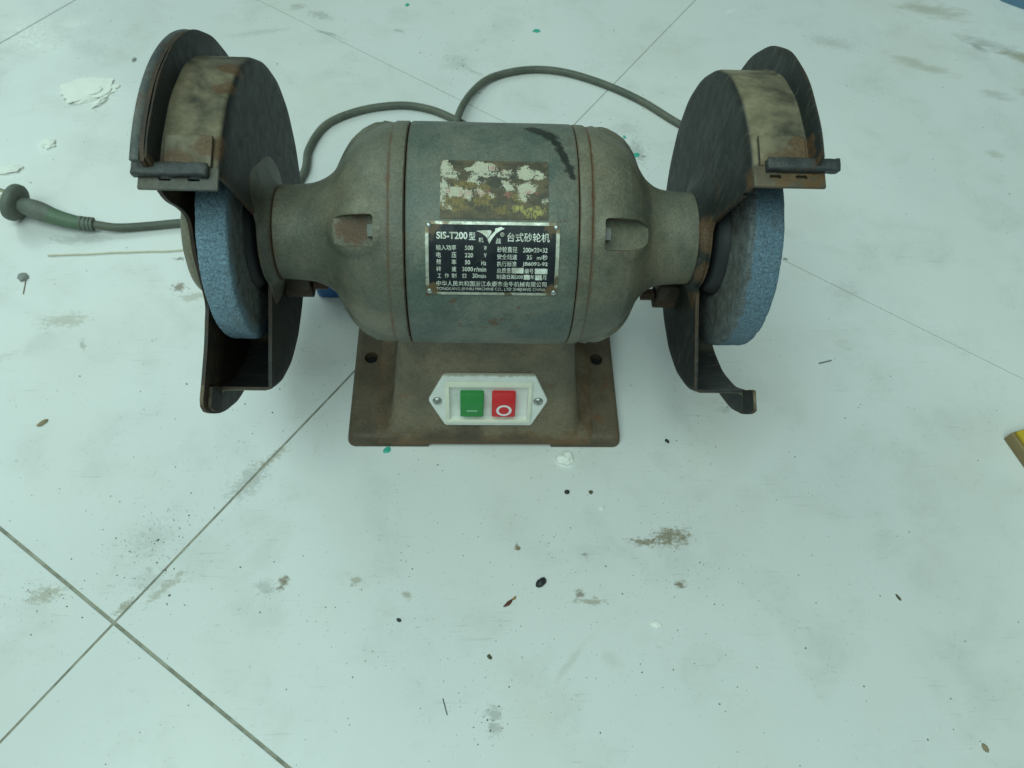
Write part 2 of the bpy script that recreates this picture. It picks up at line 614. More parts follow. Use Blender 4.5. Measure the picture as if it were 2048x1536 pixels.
# stains on the tiles: x, y, rx, ry, turn (deg), strength, colour, gritty
SMEARS = [
    (143, -145, 29, 14, 8, 0.8, (0.215, 0.165, 0.085), 1), (122, -148.5, 22, 7.5, -4, 0.75, (0.215, 0.165, 0.085), 1),
    (5, -272, 10, 11, 20, 0.34, DK, 1), (6, -281, 9, 9, 20, 0.34, DK, 1), (-148, -179, 6, 11, -30, 0.8, BR, 1), (-160, -184, 16, 10, 0, 0.35, GY, 1),
    (-250, -146, 30, 24, 20, 0.20, GY, 1), (-245, -178, 24, 18, 0, 0.20, GY, 1), (-258, -196, 8, 14, -40, 0.8, TN, 1),
    (-315, -187, 26, 11, 10, 0.65, TN, 1), (-276, 94, 13, 10, 0, 0.8, BR, 1), (-262, 84, 24, 9, 10, 0.55, TN, 1), (-283, 128, 9, 3.5, 0, 0.8, DK, 1),
    (562, 553, 60, 26, -10, 0.6, TN, 0), (516, 442, 56, 16, -28, 0.5, TN, 0), (616, 485, 60, 15, -25, 0.55, GY, 0), (590, 391, 30, 12, -20, 0.4, GY, 0),
    (650, 462, 36, 18, -20, 0.9, TN, 0), (600, 478, 18, 7, -40, 0.45, DK, 0), (555, 291, 14, 10, 0, 0.5, TN, 0), (640, 392, 34, 10, -20, 0.7, TN, 0),
    (162, 284, 14, 34, 10, 0.4, GY, 1), (168, 276, 5, 5, 0, 0.8, DK, 1), (152, 320, 26, 20, 0, 0.2, GY, 1), (215, 250, 20, 30, 0, 0.2, GY, 1),
    (-510, 444, 60, 40, 20, 0.30, TN, 0), (-435, 345, 70, 26, 20, 0.22, TN, 0), (-440, 430, 50, 24, -20, 0.16, GY, 1),
    (292, 139, 6, 3, -25, 0.8, DK, 1), (-367, 56, 40, 15, 5, 0.5, TN, 1), (-345, 30, 12, 5, -60, 0.55, GY, 1),
    (-184, -97, 20, 36, -40, 0.45, GY, 1), (-232, -182, 7, 32, -44, 0.55, TN, 1), (-168, -77, 6, 26, -44, 0.6, TN, 1),
    (-194, 506, 30, 16, -20, 0.4, GY, 1), (-222, 523, 18, 10, 0, 0.4, GY, 1), (-180, 470, 34, 4, -22, 0.6, GY, 0), (-30, 425, 34, 28, -30, 0.14, GY, 1), (-15, 412, 24, 6, -40, 0.5, GY, 0),
    (78, -193, 20, 6, 0, 0.7, TN, 1), (70, -188, 8, 5, 0, 0.7, BR, 1), (60, -238, 32, 4, 50, 0.28, TN, 0), (90, -236, 18, 7, -50, 0.2, TN, 0), (146, -181, 10, 4.5, 0, 0.8, BR, 1), (74, -158, 4.5, 3.5, 0, 0.75, BR, 1), (25, -154, 4, 4, 0, 0.7, BR, 1),
    (420, 480, 60, 22, -20, 0.25, GY, 1), (-95, -178, 8, 7, 0, 0.65, TN, 1), (-58, -190, 6, 6, 0, 0.65, TN, 1),
    (320, 330, 20, 10, 0, 0.3, GY, 1), (-100, 480, 12, 8, 0, 0.4, GY, 1), (-420, 10, 40, 8, 30, 0.3, GY, 1), (-380, 150, 50, 12, 5, 0.3, GY, 1),
    (-260, 470, 70, 10, 15, 0.22, GY, 1), (340, 100, 30, 20, 0, 0.12, GY, 1), (205, -30, 14, 5, 30, 0.3, GY, 1),
]
POWDER = [(-512, 452, 32, 42, 30, 0.9), (-480, 430, 22, 20, 0, 0.6), (-470, 478, 20, 10, 10, 0.7), (-420, 352, 46, 34, 10, 0.5), (65, -82, 9, 6, 0, 0.8), (-445, 273, 12, 12, 0, 0.7), (304, 538, 12, 4, 20, 0.8), (-470, 236, 18, 12, 0, 0.5)]


def tile_material(smears, powder, seed):
    k = NT('glazed_white_tile', 0.34, 0.0, 0.45)
    p = k.world()
    n_big = k.noise(p, 3.0, 2, 0.5)
    n_mid = k.noise(p, 16, 5, 0.62, 0.3)
    n_fin = k.noise(p, 230, 4, 0.75)
    tone = 1.0
    c = k.mix(k.rng(n_big, 0.3, 0.7), tuple(tone * q for q in (0.690, 0.700, 0.690)), tuple(tone * q for q in (0.735, 0.740, 0.725)))
    c = k.mix(k.math('MULTIPLY', k.rng(n_mid, 0.46, 0.78), 0.40), c, (0.48, 0.49, 0.45))
    warm = k.rng(k.noise(p, 7, 3, 0.5), 0.45, 0.70)
    c = k.mix(k.math('MULTIPLY', warm, 0.30), c, (0.640, 0.625, 0.555))
    scr = k.noise(k.mapping(p, rot=(0, 0, 0.9), scale=(0.06, 1, 1)), 420, 2, 0.5)
    scr2 = k.noise(k.mapping(p, rot=(0, 0, -0.5), scale=(0.07, 1, 1)), 380, 2, 0.5)
    sf = k.math('MULTIPLY', k.rng(k.math('MAXIMUM', scr, scr2), 0.66, 0.74), k.rng(n_mid, 0.40, 0.62))
    c = k.mix(k.math('MULTIPLY', sf, 0.24), c, (0.36, 0.36, 0.33))
    sp = k.math('MULTIPLY', k.rng(n_fin, 0.58, 0.72), k.rng(n_mid, 0.36, 0.64))
    c = k.mix(k.math('MULTIPLY', sp, 0.40), c, (0.28, 0.28, 0.25))
    if smears or powder:
        pm = k.mapping(p, scale=(1000, 1000, 1000))       # millimetres
        wv = k.vmath('SUBTRACT', k.noisec(p, 60, 3), (0.5, 0.5, 0.5))
        wv = k.vmath('SCALE', wv)
        wv.node.inputs['Scale'].default_value = 9.0
        pw = k.vmath('ADD', pm, wv)
        nst = k.math('ADD', k.math('MULTIPLY', n_fin, 0.55), k.math('MULTIPLY', k.noise(k.mapping(p, rot=(0, 0, 0.35), scale=(0.4, 1, 1)), 420, 3, 0.7), 0.45))
        soft = k.noise(k.mapping(p, rot=(0, 0, 0.45), scale=(0.35, 1, 1)), 90, 4, 0.65)
    for x, y, rx, ry, a, s, col, gritty in smears:
        v = k.mapping(pw, loc=(x, y, 0), rot=(0, 0, math.radians(a)), scale=(rx, ry, 1e6), typ='TEXTURE')
        d = k.math('SUBTRACT', 1.0, k.vmath('LENGTH', v, out=1))
        if gritty:
            f = k.rng(k.math('ADD', k.math('MULTIPLY', d, 0.38), nst), 0.62, 0.82)
        else:
            f = k.math('MULTIPLY', k.rng(k.math('ADD', k.math('MULTIPLY', d, 0.5), soft), 0.52, 0.98), 0.85)
        f = k.math('MULTIPLY', f, k.rng(d, -0.6, 0.1))
        c = k.mix(k.math('MULTIPLY', f, s), c, col)
    for x, y, rx, ry, a, s in powder:
        v = k.mapping(pw, loc=(x, y, 0), rot=(0, 0, math.radians(a)), scale=(rx, ry, 1e6), typ='TEXTURE')
        f = k.math('MULTIPLY', k.rng(k.vmath('LENGTH', v, out=1), 1.2, 0.2), k.rng(n_fin, 0.36, 0.60))
        c = k.mix(k.math('MULTIPLY', f, s), c, (0.84, 0.85, 0.82))
    rough = k.math('ADD', k.math('MULTIPLY', n_mid, 0.24), 0.14)
    hb = k.bump(n_fin, 0.05, 0.0004)
    return k.out(c, rough, hb)


def grout_material():
    k = NT('dirty_grout', 0.9)
    p = k.world()
    c = k.mix(k.rng(k.noise(p, 60, 5, 0.7), 0.35, 0.65), (0.19, 0.185, 0.145), (0.36, 0.35, 0.28))
    return k.out(c, normal=k.bump(k.noise(p, 700), 0.5, 0.001))


m_grout = grout_material()
bm = bmesh.new()
b_box(bm, (0, 300, -9.6), (5200, 5200, 17))
floor = obj_from_bm('floor', bm, m_grout, None, 0)
tag(floor, kind='structure')


def tile(s0, s1, t0, t1, dz=0.0, tilt=(0, 0)):
    bm = bmesh.new()
    c = dA * ((s0 + s1) / 2) + nA * ((t0 + t1) / 2)
    R = Matrix.Rotation(TA, 3, 'Z') @ Matrix.Rotation(tilt[0], 3, 'X') @ Matrix.Rotation(tilt[1], 3, 'Y')
    b_box(bm, (c.x, c.y, -4.0 + dz), (s1 - s0, t1 - t0, 8.0), R, 0.55, 2)
    def near(e):
        q = Vector((e[0], e[1], 0))
        ss, ttt, m = q.dot(dA), q.dot(nA), max(e[2], e[3]) * 1.6
        return s0 - m < ss < s1 + m and t0 - m < ttt < t1 + m
    mat = tile_material([e for e in SMEARS if near(e)], [e for e in POWDER if near(e)], s0 + t0)
    return obj_from_bm('tile', bm, mat, floor, 8)


TL = [-1520.85, -920.85, -320.85, 279.15, 879.15, 1479.15, 2079.15]
gaps = {-320.85: 1.15, 279.15: 0.40}
for i in range(len(TL) - 1):
    t0, t1 = TL[i], TL[i + 1]
    sh = -108.0 if t0 > 200 else -94.3
    for j in range(-3, 3):
        s0 = sh + 600 * j
        gs = 0.40 if t0 > 200 else 0.85
        tile(s0 + (0.4 if j == -1 else gs), s0 + 600 - (0.4 if j == -2 else gs), t0 + gaps.get(t0, 0.9), t1 - gaps.get(t1, 0.9),
             dz=0.0 if (i == 2 and j == 0) else random.uniform(-0.35, 0.0))

# ------------------------------------------------------------------ bench grinder
G = link(bpy.data.objects.new('bench_grinder', None))
tag(G, 'old green-grey bench grinder with two blue wheels and rusty base on tiles', 'bench grinder')

# motor shell
bm = bmesh.new()
b_revolve(bm, [(-49.9, 62), (-49.9, 71.2), (-49.2, 71.9), (-48, 72.0), (-30, 72.15), (0, 72.0), (30, 72.15), (50.2, 72.0), (51.4, 71.6), (51.6, 70.5), (51.6, 62)], 160, closed=True)
obj_from_bm('motor_housing', bm, m_housing, G, 40)

# end bells
bell = {}
PROF_L = [(-50.7, 40), (-50.7, 71.0), (-51.4, 71.9), (-53, 72.0), (-58.8, 71.9), (-59.6, 71.6), (-60.1, 71.0), (-60.9, 71.0), (-64, 70.6), (-68, 69.6), (-72, 68.2), (-76, 66.2), (-80, 63.9), (-84, 60.6), (-87.5, 57.2), (-90.5, 53.2), (-93.3, 49.0), (-96, 45.0), (-99, 41.4), (-102, 38.6), (-106, 35.8), (-110.5, 33.7), (-115, 32.3), (-120, 31.5), (-128, 30.9), (-135.8, 30.6), (-136.4, 30.0), (-136.4, 12)]
PROF_R = [(52.1, 40), (52.1, 71.0), (52.6, 71.7), (53.6, 71.9), (58.8, 71.7), (59.6, 71.3), (60.0, 70.8), (60.9, 70.7), (65, 70.1), (70, 69.0), (75, 67.3), (80, 64.9), (85.5, 61.2), (89.5, 57.0), (93, 52.4), (96, 47.4), (99, 43.0), (102, 39.3), (105.5, 36.4), (109, 34.0), (113, 32.4), (118, 31.4), (126, 30.8), (134.2, 30.5), (134.8, 29.9), (134.8, 12)]
for s, prof in ((-1, PROF_L), (1, PROF_R)):
    bm = bmesh.new()
    fine = [prof[0]]
    for a_, b_ in zip(prof[:-1], prof[1:]):
        n_ = max(1, int(math.hypot(b_[0] - a_[0], b_[1] - a_[1]) / 1.6)) if 61 < abs(a_[0]) < 110 else 1
        fine += [(a_[0] + (b_[0] - a_[0]) * i / n_, a_[1] + (b_[1] - a_[1]) * i / n_) for i in range(1, n_ + 1)]
    b_revolve(bm, fine, 240, closed=True)
    for v in bm.verts:
        q = Vector((0, v.co.y, v.co.z - H))
        r = q.length
        if r < 40 or not 61.5 < abs(v.co.x) < 110:
            continue
        ang = math.degrees(math.atan2(q.z, -q.y))
        best = 9.0
        for dang in (49, 139, 229, 319):
            da = (ang - dang + 180) % 360 - 180
            best = min(best, math.hypot((abs(v.co.x) - 81.5) / 17.5, math.radians(da) * r / 14.5))
        t = max(0.0, min(1.0, (1.22 - best) / 0.45))
        t = t * t * (3 - 2 * t)
        q *= (r + 2.6 * t) / r
        v.co.y, v.co.z = q.y, q.z + H
        v.co.x += (1 if v.co.x > 0 else -1) * 1.2 * t
    o = obj_from_bm('end_bell', bm, m_bell, G, 40)
    el = math.radians(49)
    rad = Vector((0, -math.cos(el), math.sin(el)))
    tan = Vector((0, math.sin(el), math.cos(el)))
    R = Matrix((Vector((1, 0, 0)), tan, rad)).transposed()
    cuts = []
    for dang in (0, 90, 180, 270):
        Q = Matrix.Rotation(math.radians(dang), 3, 'X')
        cb = bmesh.new()
        c = Q @ (rad * 70.5) + Vector((s * (84.5 if s < 0 else 83.0), 0, H))
        pl = [(-16, -8.0), (-15.4, -9.2), (-14, -9.8), (2, -9.6)] + [(2 + 14.0 * math.sin(math.radians(t)), -9.6 * math.cos(math.radians(t))) for t in range(12, 180, 12)] + [(2, 9.6), (-14, 9.8), (-15.4, 9.2), (-16, 8.0)]
        QR = Q @ R
        lo, hi = [], []
        for px_, py_ in pl:
            g_ = 1.0 + 0.06
            lo.append(cb.verts.new(c + QR @ Vector((s * px_ * 0.96, py_ * 0.92, -14.0 - 7.0 * (px_ + 16) / 32.0 + 0.02 * py_ * py_))))
            hi.append(cb.verts.new(c + QR @ Vector((s * px_ * g_, py_ * g_, 20))))
        for i in range(len(pl)):
            j = (i + 1) % len(pl)
            cb.faces.new((lo[i], lo[j], hi[j], hi[i]))
        cb.faces.new(lo)
        cb.faces.new(hi)
        cuts.append(cb)
    boolean(o, cuts)
    bell[s] = o
    bm = bmesh.new()
    x0 = -66.0 if s < 0 else 65.0
    c = Vector((x0, 0, H)) + rad * 61.2
    b_cyl(bm, c, c + Vector((s * 6.5, 0, 0)), 4.2, seg=6)
    b_cyl(bm, c + Vector((s * 1.0, 0, 0)), c + Vector((s * 2.4, 0, 0)), 6.2, seg=20)
    obj_from_bm('bolt_head', bm, m_bolt, o, 30)

# base casting ------------------------------------------------------------
def rrect(x0, x1, y0, y1, r, n=6):
    out = []
    for cx, cy, a in ((x1 - r, y1 - r, 0), (x0 + r, y1 - r, 90), (x0 + r, y0 + r, 180), (x1 - r, y0 + r, 270)):
        for i in range(n + 1):
            t = math.radians(a + 90 * i / n)
            out.append((cx + r * math.cos(t), cy + r * math.sin(t)))
    return out


def b_sections(bm, secs):
    prev = None
    for pts, z in secs:
        ring = [bm.verts.new((x, y, z)) for x, y in pts]
        if prev:
            for i in range(len(ring)):
                j = (i + 1) % len(ring)
                bm.faces.new((prev[i], prev[j], ring[j], ring[i]))
        else:
            bm.faces.new(list(reversed(ring)))
        prev = ring
    bm.faces.new(prev)
    return bm


bm = bmesh.new()
secs = []
for z, d in ((0, 0.8), (1.0, 0.0), (5, 0.5), (9.0, 1.3), (11.2, 2.4), (12.2, 4.0), (12.5, 6.0), (12.52, 8.5)):
    secs.append((rrect(-111 + d, 111.3 - d, -67.5 + d * 1.1, 86 - d, 7), z))
b_sections(bm, secs)
base = obj_from_bm('base', bm, m_base, G, 38)
cuts = []
cb = bmesh.new()
b_sections(cb, [(rrect(-47, 55, -90, 110, 5), -3), (rrect(-45, 53, -90, 110, 5), 4.6)])
cuts.append(cb)
for hx in (-96.3, 95.3):
    for hy in (11.0,):
        cb = bmesh.new()
        b_cyl(cb, (hx, hy, 2.0), (hx, hy, 40), 5.6, seg=28)
        cuts.append(cb)
boolean(base, cuts)
m_hole_shade = simple('black_hole_shade', (0.006, 0.007, 0.007), 0.7, 0, 0.3, 500, 0.5)  # near-black discs paint in the shade of the hollow base below the bolt holes
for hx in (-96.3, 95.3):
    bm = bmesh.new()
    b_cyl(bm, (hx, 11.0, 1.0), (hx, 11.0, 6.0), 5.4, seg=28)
    obj_from_bm('hole_shade_disc', bm, m_hole_shade, base, 40)
# pedestal rising from the plate to the motor
bm = bmesh.new()
secs = []
for z, hx, yf, yb, r in ((5.2, 93, -67.2, 66, 9), (12.3, 89, -66.5, 66, 10), (13.2, 84.5, -66.0, 65, 11), (15.5, 79.5, -65.2, 64, 12), (20, 75.8, -62.9, 62, 13), (28, 73.9, -60.6, 59, 13), (45, 71.2, -56.0, 55, 13), (60, 69.2, -52.0, 51, 13), (75, 67.4, -48.0, 47, 13), (90, 65.6, -44.2, 43, 13), (104, 64.2, -41.2, 40, 13), (112, 64.8, -41.0, 40, 13), (118, 66.5, -42.0, 40, 13)):
    secs.append((rrect(-hx, hx, yf, yb, r), z))
b_sections(bm, secs)
obj_from_bm('pedestal', bm, m_pedestal, base, 50)

# wheel guards --------------------------------------------------------------
def polar(pts):
    return [(r * math.cos(math.radians(a)), H + r * math.sin(math.radians(a))) for r, a in pts]


def smooth_poly(pts, sub=5):
    q = spline([(y, z, 0) for y, z in pts], sub)
    return [(v.x, v.y) for v in q]


guard = {}
for s, xi, xo, mat in ((-1, 143.5, 176.0, m_guard_l), (1, 141.0, 174.5, m_guard_r)):
    RD, RF = 107.0, 121.5
    lim = 115.8 if s < 0 else 111.5
    ST = 2.4
    bm = bmesh.new()
    prof = [(xi, 26), (xi, 60), (xi, 96), (xi, RD - 4.5), (xi + 0.6, RD - 2.0), (xi + 2.0, RD - 0.6), (xi + 4.2, RD), (xo - 3.0, RD), (xo - 0.9, RD + 0.8), (xo, RD + 2.8),
            (xo, RF - 1.0), (xo + 0.7, RF), (xo + 1.5, RF), (xo + 2.2, RF - 1.0), (xo + 2.2, RD - ST), (xi + ST, RD - ST), (xi + ST, 60), (xi + ST, 26)]

    def prof_at(a, prof=prof, s=s, lim=lim, RD=RD):
        # the drum closes in a little towards the open front edge at the bottom
        k = 1.0 - 0.022 * max(0.0, min(1.0, (-a - 80) / 67.0))
        wob = 0.35 * math.sin(a * 0.11) + 0.25 * math.sin(a * 0.37 + s)
        return [(s * x, (min(r, RD + 0.9 if a > lim else 999) * k + wob) if r > 90 else r) for x, r in prof]
    b_arc_loft(bm, prof_at, 117.0, -146.5, 132)

    # lip running on past the drum at the bottom
    def lip_at(a, xo=xo, s=s):
        e = max(0.0, (-a - 151) / 6.5)
        e = 1.6 * e ** 3
        rs = [102.6 + e, 106, 110, 114, 117, 118.9 - e]
        return [(s * (xo + 0.1), r) for r in rs] + [(s * (xo + 2.1), r) for r in reversed(rs)]
    b_arc_loft(bm, lip_at, -143.0, -157.5, 14)
    # hub plate round the shaft, edge traced round the wheel opening
    if s < 0:
        fr = [(95, 116.8), (76, 115.0), (62, 113.6), (48, 111.8), (38, 112.5), (32.5, 124), (29.6, 143), (29.4, 165), (31, -163), (34.5, -150), (40, -143), (54, -141.8), (70, -143.8), (90, -146)]
    else:
        fr = [(95, 117.6), (80, 117.4), (62, 116.2), (47, 114.0), (38, 114.5), (31.5, 124), (28.3, 142), (27.6, 165), (30.5, -158), (34.5, -144), (41, -137), (56, -137.6), (74, -140.8), (90, -145)]
    edge = smooth_poly(polar(fr), 6)
    back = polar([(48, a) for a in range(-130, 105, 12)])
    b_prism(bm, edge + back, s * (xi + 0.1), s * (xi + ST - 0.1))
    g = obj_from_bm('wheel_guard', bm, mat, G, 40)
    guard[s] = g
    # hub boss flaring from the neck into the plate
    bm = bmesh.new()

    def boss_at(a, xi=xi, s=s):
        d = (a - 165 + 180) % 360 - 180           # angle from the middle of the opening
        t = max(0.0, min(1.0, (abs(d) - 38) / 26.0))
        t = t * t * (3 - 2 * t)
        up_ = math.exp(-((((a - 98 + 180) % 360) - 180) / 17.0) ** 2)
        rm = (34.6 if s < 0 else 33.5) + t * 14.0 + up_ * 9
        nx = xi - 7.0
        return [(s * (nx + 0.3), 24), (s * (nx + 0.3), 31.4), (s * (nx + 1.0), 32.3), (s * (nx + 3.0), 32.9 + (rm - 32) * 0.10), (s * (nx + 4.6), 33.2 + (rm - 33) * 0.28), (s * (nx + 6.0), 33.2 + (rm - 33) * 0.58), (s * (nx + 7.0), rm - 0.5), (s * (nx + 8.0), rm), (s * (nx + 8.6), rm - 1), (s * (nx + 8.6), 24)]
    n = 96
    rings = [[bm.verts.new(pt(r, 360.0 * i / n, x)) for x, r in boss_at(360.0 * i / n)] for i in range(n)]
    for i in range(n):
        a_, b_ = rings[i], rings[(i + 1) % n]
        for q in range(len(a_)):
            w = (q + 1) % len(a_)
            bm.faces.new((a_[q], a_[w], b_[w], b_[q]))
    obj_from_bm('hub_boss', bm, m_boss if s < 0 else mat, g, 50)
    # clamp lug and its bolt under the neck
    bm = bmesh.new()
    ly, lz = (0.0, 122.0) if s < 0 else (4.0, 109.0)
    b_cyl(bm, (s * 125.5, ly, lz), (s * (xi + 1), ly, lz), 8.2, seg=28)
    b_box(bm, (s * 134.5, ly, lz + 10), (18, 15, 20), None, 2.5, 2)
    b_cyl(bm, (s * 116, ly + 2, lz), (s * 127, ly + 2, lz), 4.6, seg=6)
    obj_from_bm('clamp_lug', bm, mat, g, 35)

    # spark-shield bracket at the front end of the drum
    th = 114.0 if s < 0 else 110.0
    ra = math.radians(th)
    rh = Vector((0, math.cos(ra), math.sin(ra)))
    tt = Vector((0, -math.sin(ra), math.cos(ra)))
    R = Matrix((Vector((1, 0, 0)), tt, rh)).transposed()
    O = Vector((0, 0, H)) + rh * 107.6
    br = bmesh.new()
    xa, xb = s * (xi + 4.5), s * (xo - 3.0)
    b_box(br, O + tt * -7 + rh * 0.9 + Vector(((xa + xb) / 2, 0, 0)), (abs(xb - xa), 18, 1.8), R, 0.4, 1)
    densify(br, 4)
    obj_from_bm('shield_plate', br, mat, g, 30)
    br = bmesh.new()
    xa, xb = s * (xi + 0.5), s * (xo + (9.5 if s < 0 else 7.0))
    b_box(br, O + tt * 8.2 + rh * 0.6 + Vector(((xa + xb) / 2, 0, 0)), (abs(xb - xa), 12.5, 2.6), R, 0.8, 2)
    for v in br.verts:          # torn, bent outer corner
        v.co += Vector((0, 0, 0.5 * mnoise.noise(v.co * 0.08)))
    so = obj_from_bm('shield_strip', br, m_strip_l if s < 0 else m_strip_r, g, 30)
    slots = []
    for f in (0.30, 0.66):
        cb = bmesh.new()
        b_box(cb, O + tt * 8.6 + rh * 1.2 + Vector((xa + (xb - xa) * f, 0, 0)), (6.5, 2.2, 9), R, 0.8, 2)
        slots.append(cb)
    boolean(so, slots)
    br = bmesh.new()
    xa, xb = s * (xi + (5.0 if s < 0 else 7.0)), s * (xo + (12.0 if s < 0 else 14.0))
    b_box(br, O + tt * (4.4 if s < 0 else 2.6) + rh * 3.4 + Vector(((xa + xb) / 2, 0, 0)), (abs(xb - xa), 7.4, 6.0), R, 1.2, 2)
    densify(br, 3.5)
    for v in br.verts:
        n_ = Vector((mnoise.noise(v.co * 0.22), mnoise.noise(v.co * 0.22 + Vector((9, 0, 0))), mnoise.noise(v.co * 0.22 + Vector((0, 9, 0)))))
        v.co += n_ * 0.75
    obj_from_bm('clamp_bar', br, m_clamp, g, 60)

# cover plate still fitted on the left guard
g = guard[-1]
bm = bmesh.new()
fr = [(113, 116.4), (104, 117.8), (96, 120.0), (84.6, 121.6), (67, 121.8), (53, 125), (48.2, 136), (46.8, 150), (46.3, 171), (53, -169), (65, -165), (80, -162.7), (102, -162)]
edge = smooth_poly(polar(fr), 6)
rim = polar([(114, -162), (118.0, -161.0)] + [(120.3 if a < -100 else 121.3, a) for a in range(-158, 115, 3)] + [(119.8, 115.6)])
b_prism(bm, edge + rim, -178.3, -180.6)
cover = obj_from_bm('cover_plate', bm, m_guard_l, g, 40)
bm = bmesh.new()
b_arc_loft(bm, lambda a: [(-180.7, 117.6), (-180.7, 119.5), (-180.7, 121.0), (-181.5, 121.5), (-183.5, 121.7), (-184.7, 121.5), (-185.4, 120.8), (-185.4, 117.6)], 115.6, -105.0, 120)
m_rim = cast_material('blue_grey_rim', (0.042, 0.056, 0.066), (0.085, 0.088, 0.080), (0.120, 0.070, 0.040), (0.13, 0.13, 0.11), rust_lo=0.58, dust_amt=0.35, edge=False)
obj_from_bm('cover_rim', bm, m_rim, cover, 50)
bm = bmesh.new()
b_revolve(bm, [(-180, 44), (-184, 43), (-188.5, 39), (-191, 33), (-192, 26), (-192, 0)], 64)
obj_from_bm('cover_dome', bm, m_bell, cover, 40)
for a in (100, 55, 10, -50, -110, -150):
    bm = bmesh.new()
    b_dome(bm, pt(112.5, a, -180.6), (-1, 0, 0), 5.0, 5.6)
    obj_from_bm('screw_head', bm, m_clamp, cover, 40)

# grinding wheels
def wheel(s, x0, x1, R, mat, name='grinding_wheel'):
    bm = bmesh.new()
    prof = [(x0, 14), (x0, 30), (x0, 45), (x0, 58), (x0, R - 1.6), (x0 + 0.5, R - 0.6), (x0 + 1.5, R)]
    nseg = 8
    prof += [(x0 + 1.5 + (x1 - x0 - 3.0) * i / nseg, R) for i in range(1, nseg + 1)]
    prof += [(x1 - 0.5, R - 0.6), (x1, R - 1.6), (x1, 58), (x1, 45), (x1, 30), (x1, 14)]
    b_revolve(bm, [(s * x, r) for x, r in prof], 200, closed=True)
    for v in bm.verts:
        q = Vector((0, v.co.y, v.co.z - H))
        r = q.length
        if r > R - 3:
            d = 0.55 * mnoise.noise(v.co * 0.35) + 0.45 * mnoise.noise(v.co * 0.09)
            q2 = q * ((r + d - 0.3) / r)
            v.co.y, v.co.z = q2.y, q2.z + H
        if abs(abs(v.co.x) - x0) < 2 and r > R - 3:
            v.co.x += 0.5 * mnoise.noise(v.co * 0.3)
        if r > R - 2.5 and (abs(abs(v.co.x) - x0) < 2 or abs(abs(v.co.x) - x1) < 2):
            ch = max(0.0, mnoise.noise(v.co * 0.16 + Vector((5, 2, 7))) - 0.16) * 1.8
            f_ = (r - min(ch, 1.6)) / r
            v.co.y, v.co.z = v.co.y * f_, (v.co.z - H) * f_ + H
    return obj_from_bm(name, bm, mat, G, 45)


wl = wheel(-1, 152.0, 170.0, 70.6, m_wheel_l)
wr = wheel(1, 152.6, 174.0, 72.2, m_wheel_r)
for s, x0, w in ((-1, 147.9, wl), (1, 145.4, wr)):
    bm = bmesh.new()
    e = 151.9 if s < 0 else 152.5
    b_revolve(bm, [(s * x0, 14), (s * x0, 33.5), (s * (x0 + 0.8), 35.0), (s * (e - 0.8), 38.0), (s * e, 38.0), (s * e, 14)], 96, closed=True)
    obj_from_bm('flange', bm, m_dark, w, 40)
    bm = bmesh.new()
    xo_ = 170.1 if s < 0 else 174.1
    b_revolve(bm, [(s * xo_, 10), (s * xo_, 36), (s * (xo_ + 1.2), 36), (s * (xo_ + 3), 30), (s * (xo_ + 3.6), 10)], 64, closed=True)
    b_cyl(bm, (s * (xo_ + 2.5), 0, H), (s * (xo_ + 7.0), 0, H), 13, seg=6)
    obj_from_bm('flange', bm, m_dark, w, 40)
bm = bmesh.new()
b_cyl(bm, (-176, 0, H), (176, 0, H), 11, seg=32)
obj_from_bm('shaft', bm, m_dark, G, 40)

# ------------------------------------------------------------------ plates on the motor
def cyl_pt(u, v, off, uc, ec, R=72.15):
    """u mm along the shaft, v mm round the shell from elevation ec"""
    e = math.radians(ec) + v / R
    r = R + off
    return Vector((uc + u, -r * math.cos(e), H + r * math.sin(e)))


def curved_patch(name, u0, u1, v0, v1, off, uc, ec, mat, parent, thick=0.5, nu=6, nv=16, corner=0.0, uvs=False, holes=None):
    bm = bmesh.new()
    uvl = bm.loops.layers.uv.new('UVMap') if uvs else None
    us = [u0 + (u1 - u0) * i / nu for i in range(nu + 1)]
    vs = [v0 + (v1 - v0) * i / nv for i in range(nv + 1)]
    grid = {}
    for i, u in enumerate(us):
        for j, v in enumerate(vs):
            uu = u
            if corner:
                dv = min(v - v0, v1 - v)
                if dv < corner:
                    cut = corner - math.sqrt(max(0, corner ** 2 - (corner - dv) ** 2))
                    uu = u0 + cut + (u - u0) * (u1 - u0 - 2 * cut) / (u1 - u0)
            grid[i, j] = bm.verts.new(cyl_pt(uu, v, off, uc, ec))
    low = {}
    if thick:
        for (i, j), w in grid.items():
            if i in (0, nu) or j in (0, nv):
                d = Vector((0, w.co.y, w.co.z - H)).normalized()
                low[i, j] = bm.verts.new(w.co - d * thick)
    for i in range(nu):
        for j in range(nv):
            f = bm.faces.new((grid[i, j], grid[i + 1, j], grid[i + 1, j + 1], grid[i, j + 1]))
            if uvs:
                for lp, (a, b) in zip(f.loops, ((i, j), (i + 1, j), (i + 1, j + 1), (i, j + 1))):
                    lp[uvl].uv = ((us[a] - u0) / (u1 - u0), (vs[b] - v0) / (v1 - v0))
    if thick:
        ring = [(i, 0) for i in range(nu)] + [(nu, j) for j in range(nv)] + [(i, nv) for i in range(nu, 0, -1)] + [(0, j) for j in range(nv, 0, -1)]
        for a, b in zip(ring, ring[1:] + ring[:1]):
            bm.faces.new((grid[a], low[a], low[b], grid[b]))
    return obj_from_bm(name, bm, mat, parent, 40, recalc=bool(thick))


UC, EC = 1.0, 36.3
